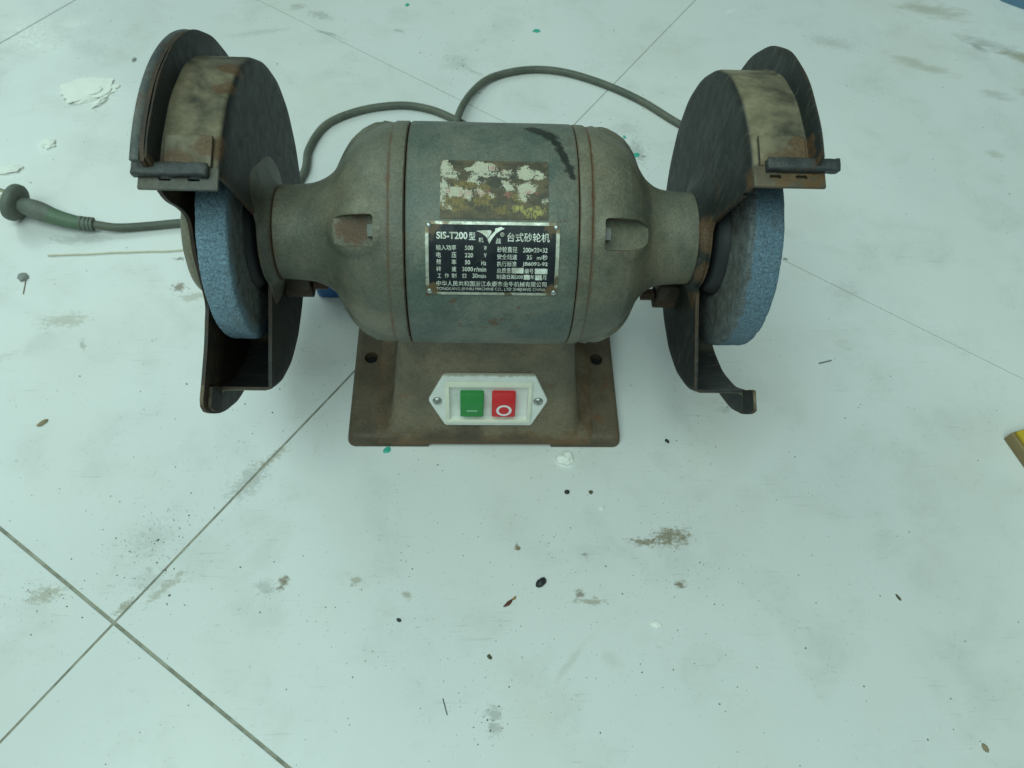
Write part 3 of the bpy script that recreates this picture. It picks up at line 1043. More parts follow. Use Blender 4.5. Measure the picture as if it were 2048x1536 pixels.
# worn aluminium plate
k = NT('worn_aluminium', 0.42, 0.55, 0.5)
p = k.pos()
c = k.mix(k.rng(k.noise(p, 260, 5, 0.7), 0.3, 0.7), (0.62, 0.63, 0.55), (0.38, 0.38, 0.30))
cor = k.blobs([cyl_pt(sx * 37.5, sy * 20.5, 0.4, UC, EC)[:] + (5.5,) for sx in (-1, 1) for sy in (-1, 1)] + [cyl_pt(-28, 21.3, 0.4, UC, EC)[:] + (3.2,), cyl_pt(10, -21.3, 0.4, UC, EC)[:] + (3.0,), cyl_pt(38, -12, 0.4, UC, EC)[:] + (3.0,)], 5, p, 4.0, 300)
c = k.mix(k.math('MULTIPLY', cor, 0.92), c, (0.150, 0.110, 0.060))
c = k.mix(k.rng(k.noise(p, 120, 5, 0.7), 0.58, 0.70), c, (0.17, 0.14, 0.085))
m_alu = k.out(c, k.rng(k.noise(p, 150, 4), 0.3, 0.7, 0.35, 0.65), k.bump(k.noise(p, 500), 0.2, 0.0004))
nameplate = curved_patch('nameplate', -39.1, 39.1, -21.9, 21.9, 0.85, UC, EC, m_alu, G, 0.95, 10, 28, 2.6)

k = NT('nameplate_black', 0.42, 0.0, 0.22)
p = k.pos()
c = k.mix(k.rng(k.noise(p, 70, 5, 0.6), 0.3, 0.7), (0.011, 0.015, 0.022), (0.022, 0.026, 0.028))
c = k.mix(k.math('MULTIPLY', k.rng(k.noise(p, 160, 6, 0.7, 0.5), 0.56, 0.74), 0.55), c, (0.085, 0.068, 0.045))
cor = k.blobs([cyl_pt(sx * 35.5, sy * 19.0, 0.4, UC, EC)[:] + (5.0,) for sx in (-1, 1) for sy in (-1, 1)], 5, p, 4.0, 300)
c = k.mix(k.math('MULTIPLY', cor, 0.85), c, (0.14, 0.095, 0.05))
m_black = k.out(c, k.rng(k.noise(p, 120, 4), 0.3, 0.7, 0.3, 0.55), k.bump(k.noise(p, 700), 0.15, 0.0003))
curved_patch('print_panel', -37.2, 37.0, -20.1, 20.2, 0.93, UC, EC, m_black, nameplate, 0.0, 10, 28)

k = NT('worn_lettering', 0.5, 0.2, 0.4)
p = k.pos()
c = k.mix(k.rng(k.noise(p, 200, 5, 0.7), 0.40, 0.66), (0.82, 0.84, 0.76), (0.45, 0.45, 0.36))
zz = k.rng(k.sep(p)[2], (H + 30) * MM, (H + 22) * MM)
c = k.mix(k.math('MULTIPLY', zz, k.rng(k.noise(p, 110, 5, 0.7), 0.35, 0.6)), c, (0.30, 0.29, 0.22))
m_letter = k.out(c)


def text_tris(body, bold=0.0, res=2):
    cu = bpy.data.curves.new('txt', 'FONT')
    cu.body = body
    cu.resolution_u = res
    cu.offset = bold
    o = bpy.data.objects.new('txt', cu)
    COL.objects.link(o)
    bpy.context.view_layer.update()
    me = bpy.data.meshes.new_from_object(o.evaluated_get(bpy.context.evaluated_depsgraph_get()))
    vs = [v.co.copy() for v in me.vertices]
    fs = [list(q.vertices) for q in me.polygons]
    bpy.data.objects.remove(o)
    bpy.data.curves.remove(cu)
    bpy.data.meshes.remove(me)
    return vs, fs


def add_text(V, F, body, box, mapf, bold=0.012):
    """fit the text into box = (x0, y0, x1, y1) in flat plate coordinates and map it onto the surface"""
    if any(ord(ch) > 0x2e80 for ch in body):
        bold = min(bold, 0.006)
    vs, fs = text_tris(body, bold, 4)
    if not vs:
        return
    mx0, mx1 = min(v.x for v in vs), max(v.x for v in vs)
    my0, my1 = min(v.y for v in vs), max(v.y for v in vs)
    x0, y0, x1, y1 = box
    b = len(V)
    for v in vs:
        u = x0 + (v.x - mx0) / max(1e-6, mx1 - mx0) * (x1 - x0)
        w = y0 + (v.y - my0) / max(1e-6, my1 - my0) * (y1 - y0)
        V.append(mapf(u, w))
    F.extend([[i + b for i in f] for f in fs])


def pydata(name, V, F, mat, parent):
    me = bpy.data.meshes.new(name)
    me.from_pydata([tuple(v * MM) for v in V], [], F)
    me.materials.append(mat)
    o = bpy.data.objects.new(name, me)
    return link(o, parent)


SX, SY = 78.2 / 1815.0, 43.8 / 975.0


def PX(x, y):
    return ((x - 985.0) * SX, (603.0 - y) * SY)


def plate_map(u, v):
    return cyl_pt(u, v, 1.0, UC, EC)


V, F = [], []


def T(body, x0, y0, x1, y1, bold=0.012):
    a = PX(x0, y1)
    b = PX(x1, y0)
    add_text(V, F, body, (a[0], a[1], b[0], b[1]), plate_map, bold)


T('SIS-T200', 228, 248, 645, 338, 0.022)
T('型', 664, 246, 752, 346, 0.02)
T('台式砂轮机', 1182, 248, 1755, 362, 0.02)
T('机', 795, 312, 860, 376, 0.02)
T('战', 1032, 318, 1096, 388, 0.02)
T('®', 1086, 244, 1140, 300, 0.004)
rows = [(412, 480), (505, 575), (597, 667), (690, 757), (782, 848)]
T('输入功率', 222, *[rows[0][0]], 494, rows[0][1], 0.02)
for (a, b), r in zip((('电', '压'), ('频', '率'), ('转', '速')), rows[1:4]):
    T(a, 224, r[0], 288, r[1], 0.02)
    T(b, 432, r[0], 496, r[1], 0.02)
T('工', 240, 790, 288, 845, 0.012)
T('作', 335, 782, 392, 848, 0.012)
T('制', 432, 782, 496, 848, 0.012)
T('500', 612, 418, 722, 474, 0.014)
T('W', 868, 418, 906, 474, 0.014)
T('220', 612, 512, 722, 568, 0.014)
T('V', 870, 512, 903, 568, 0.014)
T('50', 612, 604, 682, 660, 0.014)
T('Hz', 836, 610, 902, 668, 0.014)
T('3000', 576, 694, 722, 752, 0.014)
T('r/min', 738, 690, 902, 756, 0.010)
T('S2', 576, 786, 636, 842, 0.010)
T('30min', 716, 782, 900, 842, 0.010)
T('砂轮直径', 1048, 424, 1320, 498, 0.02)
T('200×20×32', 1398, 434, 1732, 494, 0.012)
T('安全线速', 1048, 520, 1318, 590, 0.018)
T('35', 1450, 528, 1522, 586, 0.012)
T('m/秒', 1590, 522, 1734, 592, 0.012)
T('执行标准', 1048, 612, 1316, 682, 0.014)
T('JB6092-92', 1396, 618, 1740, 680, 0.014)
T('总质量', 1046, 702, 1240, 772, 0.008)
T('编号', 1426, 704, 1550, 774, 0.008)
T('制造日期200', 1044, 788, 1408, 852, 0.006)
T('年', 1508, 792, 1566, 854, 0.006)
T('月', 1676, 792, 1728, 856, 0.006)
T('中华人民共和国浙江永康市金牛机械有限公司', 222, 886, 1738, 962, 0.004)
T('YONGKANG JINNIU MACHINE CO., LTD ZHEJIANG CHINA', 222, 978, 1728, 1034, 0.0)
# blank fields and the trade mark
for x0, y0, x1, y1 in ((1250, 698, 1413, 772), (1568, 704, 1741, 778), (1420, 790, 1502, 858), (1578, 792, 1669, 862)):
    b = len(V)
    a, c_ = PX(x0, y1), PX(x1, y0)
    V += [plate_map(a[0], a[1]), plate_map(c_[0], a[1]), plate_map(c_[0], c_[1]), plate_map(a[0], c_[1])]
    F.append([b, b + 1, b + 2, b + 3])
for poly in ([(765, 232), (860, 224), (952, 222), (968, 232), (966, 250), (940, 290), (915, 328), (885, 296), (850, 268), (805, 246)],
             [(915, 340), (945, 295), (985, 258), (1015, 232), (1020, 212), (1014, 200), (1050, 192), (1085, 180), (1104, 178), (1118, 192), (1136, 188), (1140, 204), (1105, 214), (1068, 236), (1030, 262), (990, 308), (962, 350), (940, 392)]):
    b = len(V)
    for x, y in poly:
        V.append(plate_map(*PX(x, y)))
    F.append(list(reversed(range(b, b + len(poly)))))
pydata('lettering', V, F, m_letter, nameplate)
for sx, sy in ((-1, 1), (1, 1), (-1, -1), (1, -1)):
    bm = bmesh.new()
    c = cyl_pt(sx * 37.0, sy * 19.6 - (0.3 if sx > 0 else 0), 0.85, UC, EC)
    b_dome(bm, c, (0, c.y, c.z - H), 1.75, 1.0, 16, 4, 0.5)
    obj_from_bm('rivet', bm, m_zinc, nameplate, 40)

# torn paper label above the nameplate (coordinates 0..1 over the patch)
k = NT('torn_label', 0.6, 0.0, 0.4)
uv = k.uv()
p = k.pos()
wv = k.vmath('SUBTRACT', k.noisec(k.mapping(uv, scale=(1.7, 1, 1)), 9, 5), (0.5, 0.5, 0.5))
wv = k.vmath('SCALE', wv)
wv.node.inputs['Scale'].default_value = 0.17
uw = k.vmath('ADD', uv, wv)
wv2 = k.vmath('SUBTRACT', k.noisec(k.mapping(uv, scale=(2.6, 0.8, 1)), 38, 4), (0.5, 0.5, 0.5))
wv2 = k.vmath('SCALE', wv2)
wv2.node.inputs['Scale'].default_value = 0.15
uw = k.vmath('ADD', uw, wv2)
LX = lambda x: (x - 190) / 1660.0
LY = lambda y: (1125 - y) / 965.0


def ell(x, y, rx, ry, s=1.0, base=None):
    v = k.mapping(base if base is not None else uw, loc=(LX(x), LY(y), 0), scale=(rx / 1660.0, ry / 965.0, 1e3), typ='TEXTURE')
    return k.math('MULTIPLY', k.rng(k.vmath('LENGTH', v, out=1), 1.12, 0.88), s)


def union(lst):
    r = lst[0]
    for q in lst[1:]:
        r = k.math('MAXIMUM', r, q)
    return r


nb = k.noise(uv, 6, 5, 0.65)
stre = k.noise(k.mapping(uv, scale=(3.2, 0.6, 1)), 22, 4, 0.6)
nf = k.noise(k.mapping(uv, scale=(2.2, 1, 1)), 55, 4, 0.7)
c = k.mix(k.rng(nb, 0.35, 0.65), (0.150, 0.118, 0.066), (0.072, 0.064, 0.046))
c = k.mix(k.math('MULTIPLY', k.rng(nf, 0.5, 0.72), 0.6), c, (0.035, 0.033, 0.026))
gold = k.math('MULTIPLY', union([ell(420, 900, 260, 130), ell(560, 590, 170, 70), ell(900, 860, 200, 120), ell(1120, 980, 130, 80), ell(850, 640, 120, 60), ell(1380, 800, 80, 80)]), k.rng(stre, 0.35, 0.6))
c = k.mix(k.math('MULTIPLY', gold, 0.85), c, (0.260, 0.190, 0.060))
lime = k.math('MULTIPLY', union([ell(1610, 1010, 170, 80), ell(1400, 960, 90, 60)]), k.rng(stre, 0.38, 0.6))
c = k.mix(lime, c, (0.42, 0.36, 0.11))
dk = union([ell(800, 470, 70, 100), ell(630, 870, 70, 60), ell(820, 960, 110, 60), ell(1050, 880, 90, 80), ell(1330, 420, 70, 130), ell(360, 200, 55, 45), ell(1040, 530, 150, 90)])
c = k.mix(k.math('MULTIPLY', dk, 0.7), c, (0.052, 0.054, 0.044))
paper = union([ell(255, 300, 75, 140), ell(340, 430, 130, 70), ell(235, 620, 60, 130), ell(215, 820, 30, 120), ell(850, 290, 190, 95), ell(730, 330, 130, 70), ell(1030, 415, 260, 45), ell(700, 480, 70, 80), ell(770, 560, 70, 25), ell(1210, 600, 80, 90), ell(1190, 380, 90, 50), ell(1500, 380, 130, 130), ell(1700, 420, 60, 90), ell(1520, 640, 140, 85), ell(1460, 770, 60, 80), ell(430, 700, 160, 80), ell(620, 760, 60, 80), ell(790, 715, 62, 68), ell(950, 760, 35, 40), ell(320, 960, 46, 46), ell(1800, 840, 20, 50)])
pc = k.mix(k.rng(nf, 0.42, 0.66), (0.60, 0.58, 0.46), (0.30, 0.27, 0.17))
c = k.mix(k.math('MULTIPLY', paper, k.rng(k.noise(uv, 34, 4, 0.7), 0.24, 0.40)), c, pc)
pk = union([ell(320, 705, 35, 45), ell(480, 730, 55, 60, 0.6), ell(620, 740, 45, 50, 0.5), ell(785, 730, 60, 60, 0.6), ell(920, 720, 40, 40, 0.6), ell(1235, 740, 45, 45), ell(1520, 705, 35, 40), ell(1650, 720, 25, 25, 0.6), ell(985, 290, 45, 40), ell(1180, 350, 60, 30, 0.4)])
c = k.mix(k.math('MULTIPLY', pk, k.rng(k.noise(uv, 40, 4, 0.7), 0.40, 0.60, 0.1, 0.9)), c, (0.50, 0.16, 0.14))
white = k.math('MULTIPLY', k.rng(stre, 0.66, 0.72), ell(1330, 960, 200, 90))
c = k.mix(white, c, (0.55, 0.54, 0.44))
m_label = k.out(c, 0.6, k.bump(paper, 0.25, 0.0003))
EL, ULC = 69.6, 1.9
label = curved_patch('paper_label', -31.5, 31.5, -18.4, 18.2, 0.45, ULC, EL, m_label, G, 0.6, 8, 24, 0.0, uvs=True)
m_ink = simple('faded_ink', (0.055, 0.055, 0.048), 0.6, 0, 0.3, 900)


def lab_map(u, v):
    return cyl_pt(-31.5 + 63.0 * u, -18.4 + 36.6 * v, 0.52, ULC, EL)


V, F = [], []
for body, x0, y0, x1, y1 in (('白', 275, 385, 330, 430), ('红', 350, 380, 420, 430), ('市', 680, 390, 735, 435), ('牛机械', 850, 390, 1070, 445), ('有限', 1100, 390, 1245, 445), ('产品', 275, 575, 400, 625)):
    add_text(V, F, body, (LX(x0), LY(y1), LX(x1), LY(y0)), lab_map, 0.015)
for r0, r1 in (((925, 245), (933, 350)), ((1083, 245), (1091, 350)), ((925, 347), (1091, 356))):
    b = len(V)
    for x, y in ((r0[0], r1[1]), (r1[0], r1[1]), (r1[0], r0[1]), (r0[0], r0[1])):
        V.append(lab_map(LX(x), LY(y)))
    F.append([b, b + 1, b + 2, b + 3])
pydata('print', V, F, m_ink, label)

# ------------------------------------------------------------------ switch on the sloping front of the pedestal
sa = math.atan2(8.0, 30.0)
nS = Vector((0, -math.cos(sa), math.sin(sa)))
vS = Vector((0, math.sin(sa), math.cos(sa)))
uS = Vector((1, 0, 0))
oS = Vector((1.9, -52.8, 53.2))         # middle of the plate, on the face
RS = Matrix((uS, vS, nS)).transposed()


def sw(u, v, w):
    return oS + uS * u + vS * v + nS * w


k = NT('ivory_plastic', 0.42, 0.0, 0.5)
p = k.pos()
c = k.mix(k.rng(k.noise(p, 90, 5, 0.6), 0.35, 0.7), (0.80, 0.81, 0.78), (0.72, 0.73, 0.68))
c = k.mix(k.math('MULTIPLY', k.rng(k.noise(p, 240, 5, 0.7), 0.58, 0.72), 0.5), c, (0.45, 0.43, 0.36))
topd = k.rng(k.math('ADD', k.vmath('DOT_PRODUCT', p, tuple(vS), out=1), k.math('MULTIPLY', k.noise(p, 320, 4), 0.004)), (oS.dot(vS) + 26.2) * MM, (oS.dot(vS) + 28.8) * MM)
c = k.mix(k.math('MULTIPLY', topd, 0.8), c, (0.30, 0.25, 0.18))
m_ivory = k.out(c, 0.42, k.bump(k.noise(p, 400), 0.06, 0.0003))


def hexpoly(k=0.0):
    return [(-45.4 + 1.2 * k, 1.4), (-45.4 + 1.2 * k, -1.4), (-44.6 + k, -3.0), (-34.2 + 0.7 * k, -26.0 + k), (-32.6 + 0.7 * k, -27.2 + k), (33.2 - 0.7 * k, -27.2 + k), (34.6 - 0.7 * k, -26.2 + k), (44.4 - k, -3.0), (45.2 - 1.2 * k, -1.4), (45.2 - 1.2 * k, 1.4), (44.4 - k, 3.2), (34.6 - 0.7 * k, 26.2 - k), (33.0 - 0.7 * k, 27.2 - k), (-32.4 + 0.7 * k, 27.2 - k), (-34.0 + 0.7 * k, 26.0 - k), (-44.6 + k, 3.0)]


bm = bmesh.new()
rings = []
for kk, w in ((0, -2.0), (0, 2.0), (0.35, 2.6), (0.9, 2.8), (2.2, 2.8)):
    rings.append([bm.verts.new(sw(u, v, w)) for u, v in hexpoly(kk)])
for a, b in zip(rings[:-1], rings[1:]):
    for i in range(len(a)):
        j = (i + 1) % len(a)
        bm.faces.new((a[i], a[j], b[j], b[i]))
bm.faces.new(rings[-1])
bm.faces.new(list(reversed(rings[0])))
panel = obj_from_bm('switch_panel', bm, m_ivory, G, 30)
cb = bmesh.new()
b_box(cb, sw(0.2, -1.5, 3.0), (60.0, 34.5, 3.2), RS, 1.2, 2)
boolean(panel, [cb])
bm = bmesh.new()
for (u0, v0, u1, v1) in ((-32.6, 15.8, 33.0, 19.4), (-32.6, -22.4, 33.0, -18.8), (-32.6, -18.78, -29.6, 15.78), (30.0, -18.78, 33.0, 15.78)):
    b_box(bm, sw((u0 + u1) / 2, (v0 + v1) / 2, 3.6), (u1 - u0, v1 - v0, 3.0), RS, 0.55, 2)
m_frame = simple('yellowed_ivory_plastic', (0.80, 0.79, 0.66), 0.4, 0, 0.06, 120, 0.05)
obj_from_bm('raised_frame', bm, m_frame, panel, 30)

m_greenb = simple('green_button_plastic', (0.028, 0.240, 0.055), 0.42, 0, 0.12, 160, 0.05)
m_redb = simple('red_button_plastic', (0.640, 0.022, 0.028), 0.42, 0, 0.10, 160, 0.05)
m_mark_g = simple('pale_green_mark', (0.25, 0.52, 0.30), 0.5, 0)
m_mark_w = simple('white_mark', (0.86, 0.80, 0.82), 0.5, 0, 0.06)


def button(u0, u1, mat):
    bm = bmesh.new()
    v0, v1 = -12.6, 9.8
    # side profile (v, w): sloping shoulder along the top, flat pressing face below
    prof = [(v0, 0.8), (v0, 7.3), (v0 + 0.5, 8.0), (v1 - 7.4, 8.4), (v1 - 6.6, 8.2), (v1 - 0.5, 4.4), (v1, 3.6), (v1, 0.8)]
    us = [u0, u0 + 0.5, u0 + 1.3, u1 - 1.3, u1 - 0.5, u1]
    ins = [1.0, 0.35, 0.0, 0.0, 0.35, 1.0]
    rings = []
    for u, d in zip(us, ins):
        ring = []
        for v, w in prof:
            vv = min(max(v, v0 + d * 0.7), v1 - d * 0.7)
            ww = w if w < 1 else w - d * 0.8
            ring.append(bm.verts.new(sw(u, vv, ww)))
        rings.append(ring)
    for a, b in zip(rings[:-1], rings[1:]):
        for i in range(len(a)):
            j = (i + 1) % len(a)
            bm.faces.new((a[i], a[j], b[j], b[i]))
    bm.faces.new(rings[0])
    bm.faces.new(list(reversed(rings[-1])))
    return obj_from_bm('button', bm, mat, panel, 25)


def face_w(v):
    return 8.0 + 0.4 * (v + 12.1) / (2.4 + 12.1) + 0.12


bg_ = button(-21.4, -3.6, m_greenb)
br_ = button(2.7, 20.6, m_redb)
tag(bg_, 'green start button with a pale bar')
tag(br_, 'red stop button with a white ring')
# marks: a bar and a ring, joined onto the panel as print
V, F = [], []
for u, v in ((-16.6, -6.4), (-8.4, -6.4), (-8.4, -4.6), (-16.6, -4.6)):
    V.append(sw(u, v, face_w(v)))
F.append([0, 1, 2, 3])
pydata('bar_mark', V, F, m_mark_g, panel)
V, F = [], []
n = 48
for i in range(n):
    a = 2 * math.pi * i / n
    for q in (1.0, 0.68):
        u, v = 11.9 + 5.9 * q * math.cos(a), -5.0 + 5.9 * q * math.sin(a)
        V.append(sw(u, v, face_w(v)))
for i in range(n):
    j = (i + 1) % n
    F.append([2 * i, 2 * j, 2 * j + 1, 2 * i + 1])
pydata('ring_mark', V, F, m_mark_w, panel)
for u in (-39.0, 38.3):
    bm = bmesh.new()
    b_dome(bm, sw(u, 0, 2.8), nS, 3.7, 2.5, 24, 6, 0.8)
    o = obj_from_bm('screw', bm, m_zinc, panel, 40)
    cb = bmesh.new()
    b_box(cb, sw(u, 0, 5.6), (9, 0.9, 2.6), RS @ Matrix.Rotation(math.radians(-50 if u > 0 else 20), 3, 'Z'))
    boolean(o, [cb])

# ------------------------------------------------------------------ power cord
def cable_material():
    k = NT('greenish_cable_rubber', 0.6)
    p = k.pos()
    c = k.mix(k.rng(k.noise(p, 40, 5, 0.6), 0.3, 0.7), (0.080, 0.094, 0.072), (0.125, 0.130, 0.098))
    c = k.mix(k.math('MULTIPLY', k.rng(k.noise(p, 200, 5, 0.7), 0.55, 0.72), 0.6), c, (0.21, 0.20, 0.15))
    return k.out(c, normal=k.bump(k.noise(p, 500), 0.2, 0.0005))


m_cable = cable_material()
m_plug = simple('grey_green_plug_rubber', (0.135, 0.150, 0.122), 0.6, 0, 0.3, 120, 0.15)
m_plug_g = simple('green_strain_relief', (0.100, 0.160, 0.100), 0.55, 0, 0.2, 200, 0.1)
CORD = link(bpy.data.objects.new('power_cord', None))
CORD.location = (-0.30, 0.168, 0)
tag(CORD, 'grey-green power cord looping behind the grinder, ending in a plug at left', 'power cord')
off = Vector((-300, 168, 0))


def cord_obj(name, bm, mat, parent=CORD, sharp=40):
    bmesh.ops.translate(bm, vec=-off, verts=bm.verts)
    return obj_from_bm(name, bm, mat, parent, sharp)


path = [(-366, 161, 8), (-345, 160, 5.5), (-318, 164, 4), (-288, 168.5, 4), (-258, 170, 4), (-225, 176, 4), (-196, 200, 4), (-181, 240, 4), (-180, 274, 4), (-166, 311, 4), (-133, 334, 4), (-92, 344, 4), (-60, 339, 4), (-33, 324, 4), (-8, 302, 4), (22, 258, 4), (62, 205, 4), (120, 165, 4), (190, 158, 4), (240, 190, 4), (262, 245, 4), (246, 292, 4), (206, 329, 4), (172, 362, 4), (130, 390, 4), (86, 408, 4), (46, 409, 4), (8, 393, 5), (-14, 362, 8), (-27, 322, 12.5), (-32, 280, 12), (-30, 220, 6), (-24, 150, 12), (-20, 95, 40), (-20, 58, 55)]
bm = bmesh.new()
b_tube(bm, spline(path, 8), 3.9, 14)
cord_obj('cable', bm, m_cable)
# strain relief with its rings, then the plug
bm = bmesh.new()
neck = [(-366, 161.2, 8.2), (-374, 161, 9), (-384, 162, 10), (-396, 164.5, 11.5), (-408, 168, 13.5)]
b_tube(bm, spline(neck, 6), lambda t: 5.3 + 2.6 * t, 18)
relief = cord_obj('strain_relief', bm, m_plug_g)
for t in (0.02, 0.11, 0.22, 0.33):
    q = spline(neck, 10)
    i = int(t * (len(q) - 2))
    bm = bmesh.new()
    b_tube(bm, [q[i], q[i] + (q[i + 1] - q[i]).normalized() * 2.2], 6.4 + 1.0 * t, 18)
    cord_obj('relief_ring', bm, m_plug, relief)
bm = bmesh.new()
body = [(-404, 166.8, 13), (-412, 169.5, 14.2), (-420, 172, 15.5), (-428, 174.3, 17), (-434, 176, 18)]
b_tube(bm, spline(body, 5), lambda t: 7.6 + 1.5 * math.sin(math.pi * min(1, t * 1.15)) - 0.6 * t, 24)
ax = Vector((-0.955, 0.262, 0.14)).normalized()
c0 = Vector((-435, 176.3, 18.2))
q = ax.to_track_quat('Z', 'Y')
prev = None
for z, rr in ((-3.0, 0.1), (-3.0, 9), (-2.4, 13.5), (-1.0, 16.2), (0.4, 17.2), (3.5, 17.4), (5.4, 17.0), (6.2, 16.0), (6.4, 13), (6.4, 0.1)):
    ring = [bm.verts.new(c0 + ax * z + q @ Vector((rr * math.cos(2 * math.pi * i / 40), rr * 1.0 * math.sin(2 * math.pi * i / 40), 0))) for i in range(40)]
    if prev:
        for i in range(40):
            j = (i + 1) % 40
            bm.faces.new((prev[i], prev[j], ring[j], ring[i]))
    prev = ring
plug = cord_obj('plug', bm, m_plug)
m_brass = simple('dull_brass', (0.46, 0.43, 0.30), 0.35, 0.7)
for a, ln in ((55, 19), (125, 17), (270, 18)):
    e = q @ Vector((math.cos(math.radians(a)), math.sin(math.radians(a)), 0))
    bm = bmesh.new()
    s0 = c0 + ax * 6 + e * 7.5
    R = Matrix((e, ax.cross(e), ax)).transposed()
    b_box(bm, s0 + ax * ln / 2, (1.6, 6.2, ln), R, 0.5, 1)
    cord_obj('prong', bm, m_brass, plug)

# ------------------------------------------------------------------ things at the margins
# blue tub behind the motor
m_blue = simple('blue_plastic', (0.010, 0.115, 0.330), 0.4, 0, 0.12, 60, 0.05)
TUB = link(bpy.data.objects.new('plastic_tub', None))
TUB.location = (-0.117, 0.113, 0)
tag(TUB, 'bright blue plastic tub on the floor behind the grinder motor', 'tub')
bm = bmesh.new()
b_sections(bm, [(rrect(-34, 34, -28, 28, 6), 0.05), (rrect(-35, 35, -29, 29, 6), 1), (rrect(-36.5, 36.5, -30, 30, 6), 30)])
obj_from_bm('tub_body', bm, m_blue, TUB, 40)
bm = bmesh.new()
b_sections(bm, [(rrect(-38.5, 38.5, -32, 32, 7), 30.2), (rrect(-38.5, 38.5, -32, 32, 7), 35), (rrect(-37, 37, -30.5, 30.5, 7), 36.2)])
obj_from_bm('lid', bm, m_blue, TUB, 40)

# yellow box at the right margin
m_yel = simple('ochre_yellow_card', (0.52, 0.36, 0.020), 0.6, 0, 0.15, 80, 0.1)
m_yel_s = simple('brown_card_side', (0.26, 0.185, 0.085), 0.7, 0, 0.2, 90, 0.1)
YB = link(bpy.data.objects.new('yellow_box', None))
YB.location = (0.4395, -0.058, 0)
YB.rotation_euler = (0, 0, math.radians(16))
tag(YB, 'low ochre yellow box at the right edge of the floor', 'box')
bm = bmesh.new()
b_box(bm, (60, -50, 5.6), (120, 100, 11), None, 0.8, 2)
obj_from_bm('box_body', bm, m_yel_s, YB, 30)
bm = bmesh.new()
b_box(bm, (61, -50, 13.2), (117, 97, 4.0), None, 0.9, 2)
obj_from_bm('lid', bm, m_yel, YB, 30)

# pale blue crate at the far right corner
m_pblue = simple('pale_blue_plastic', (0.10, 0.20, 0.30), 0.5, 0, 0.1, 60, 0.05)
BC = link(bpy.data.objects.new('blue_crate', None))
BC.location = (0.658, 0.580, 0)
BC.rotation_euler = (0, 0, math.radians(-35))
tag(BC, 'pale blue crate at the far top right corner', 'crate')
bm = bmesh.new()
b_sections(bm, [(rrect(0, 160, 0, 120, 8), 0.1), (rrect(-2, 162, -2, 122, 8), 60)])
obj_from_bm('crate_body', bm, m_pblue, BC, 40)
bm = bmesh.new()
b_sections(bm, [(rrect(-6, 166, -6, 126, 9), 60.2), (rrect(-6, 166, -6, 126, 9), 68)])
obj_from_bm('rim', bm, m_pblue, BC, 40)

# ------------------------------------------------------------------ litter on the tiles
m_plaster = simple('white_plaster', (0.88, 0.88, 0.82), 0.9, 0, 0.06, 300, 0.6)
m_stone = simple('dark_pebble', (0.020, 0.024, 0.024), 0.45, 0, 0.4, 500, 0.4)
m_lump = simple('grey_lump', (0.27, 0.28, 0.26), 0.7, 0, 0.4, 400, 0.5)
m_seed = simple('red_brown_husk', (0.115, 0.028, 0.014), 0.5, 0, 0.4, 300, 0.3)
m_amber = simple('amber_husk_tip', (0.34, 0.19, 0.05), 0.5, 0, 0.3, 300, 0.3)
m_olive = simple('olive_crumb', (0.085, 0.082, 0.040), 0.7, 0, 0.4, 500, 0.4)
m_tan = simple('tan_crumb', (0.30, 0.23, 0.14), 0.8, 0, 0.3, 500, 0.4)
m_straw = simple('pale_straw', (0.66, 0.62, 0.48), 0.6, 0, 0.25, 120, 0.2)
m_teal = simple('teal_paint_flake', (0.045, 0.40, 0.29), 0.5, 0, 0.2, 300, 0.2)
m_steel = simple('grey_steel_wire', (0.12, 0.13, 0.125), 0.4, 0.5)


def chip(name, x, y, rx, ry, hz, mat, label, cat, turn=0.0, seed=1, group=None, sub=2, jag=0.35):
    bm = bmesh.new()
    bmesh.ops.create_icosphere(bm, subdivisions=sub, radius=1.0)
    off_ = Vector((seed * 3.7, seed * 1.9, seed * 5.1))
    for v in bm.verts:
        d = 1 + jag * mnoise.noise(v.co * 1.7 + off_) + 0.5 * jag * mnoise.noise(v.co * 4.2 + off_)
        w = v.co * d
        z = max(-0.35, w.z)
        v.co = Vector((w.x * rx, w.y * ry, (z + 0.35) * hz * 0.75 + 0.02))
    bmesh.ops.rotate(bm, cent=(0, 0, 0), matrix=Matrix.Rotation(math.radians(turn), 3, 'Z'), verts=bm.verts)
    o = obj_from_bm(name, bm, mat, None, 25)
    o.location = (x * MM, y * MM, 0)
    return tag(o, label, cat, group)


chip('plaster_flake', -424, 362, 25, 17, 3.2, m_plaster, 'large white plaster flake lying left of the left wheel guard', 'plaster flake', 25, 1, sub=4, jag=0.5)
chip('plaster_crumb', -408, 342, 9, 3.5, 3, m_plaster, 'small ragged plaster crumb just below the large white flake', 'plaster crumb', 55, 5, sub=3, jag=0.6)
chip('plaster_flake', 65, -78.5, 6.5, 5.2, 5, m_plaster, 'crumbly white plaster lump in front of the base right foot', 'plaster flake', 10, 3, sub=3, jag=0.55)
chip('plaster_chip', 124.5, -212, 3.9, 2.6, 2.2, m_plaster, 'small bright white chip alone on the lower tile', 'plaster chip', -20, 4)
chip('plaster_crumb', -443, 277, 7, 6, 2.5, m_plaster, 'faint pale plaster crumb between the plug and the large flake', 'plaster crumb', 0, 8, sub=3, jag=0.5)
chip('plaster_crumb', -471, 239, 11, 6, 3, m_plaster, 'yellowish plaster crumb at the left edge above the plug', 'plaster crumb', 10, 9, sub=3, jag=0.5)
chip('plaster_chip', 91, -121.5, 1.8, 1.5, 1.4, m_plaster, 'tiny white chip below the crumbly plaster lump', 'plaster chip', 0, 11)
chip('pebble', 41.5, -180.5, 4.6, 2.9, 4.2, m_stone, 'smooth black pebble on the tile in front of the grinder', 'pebble', 42, 12, sub=3, jag=0.12)
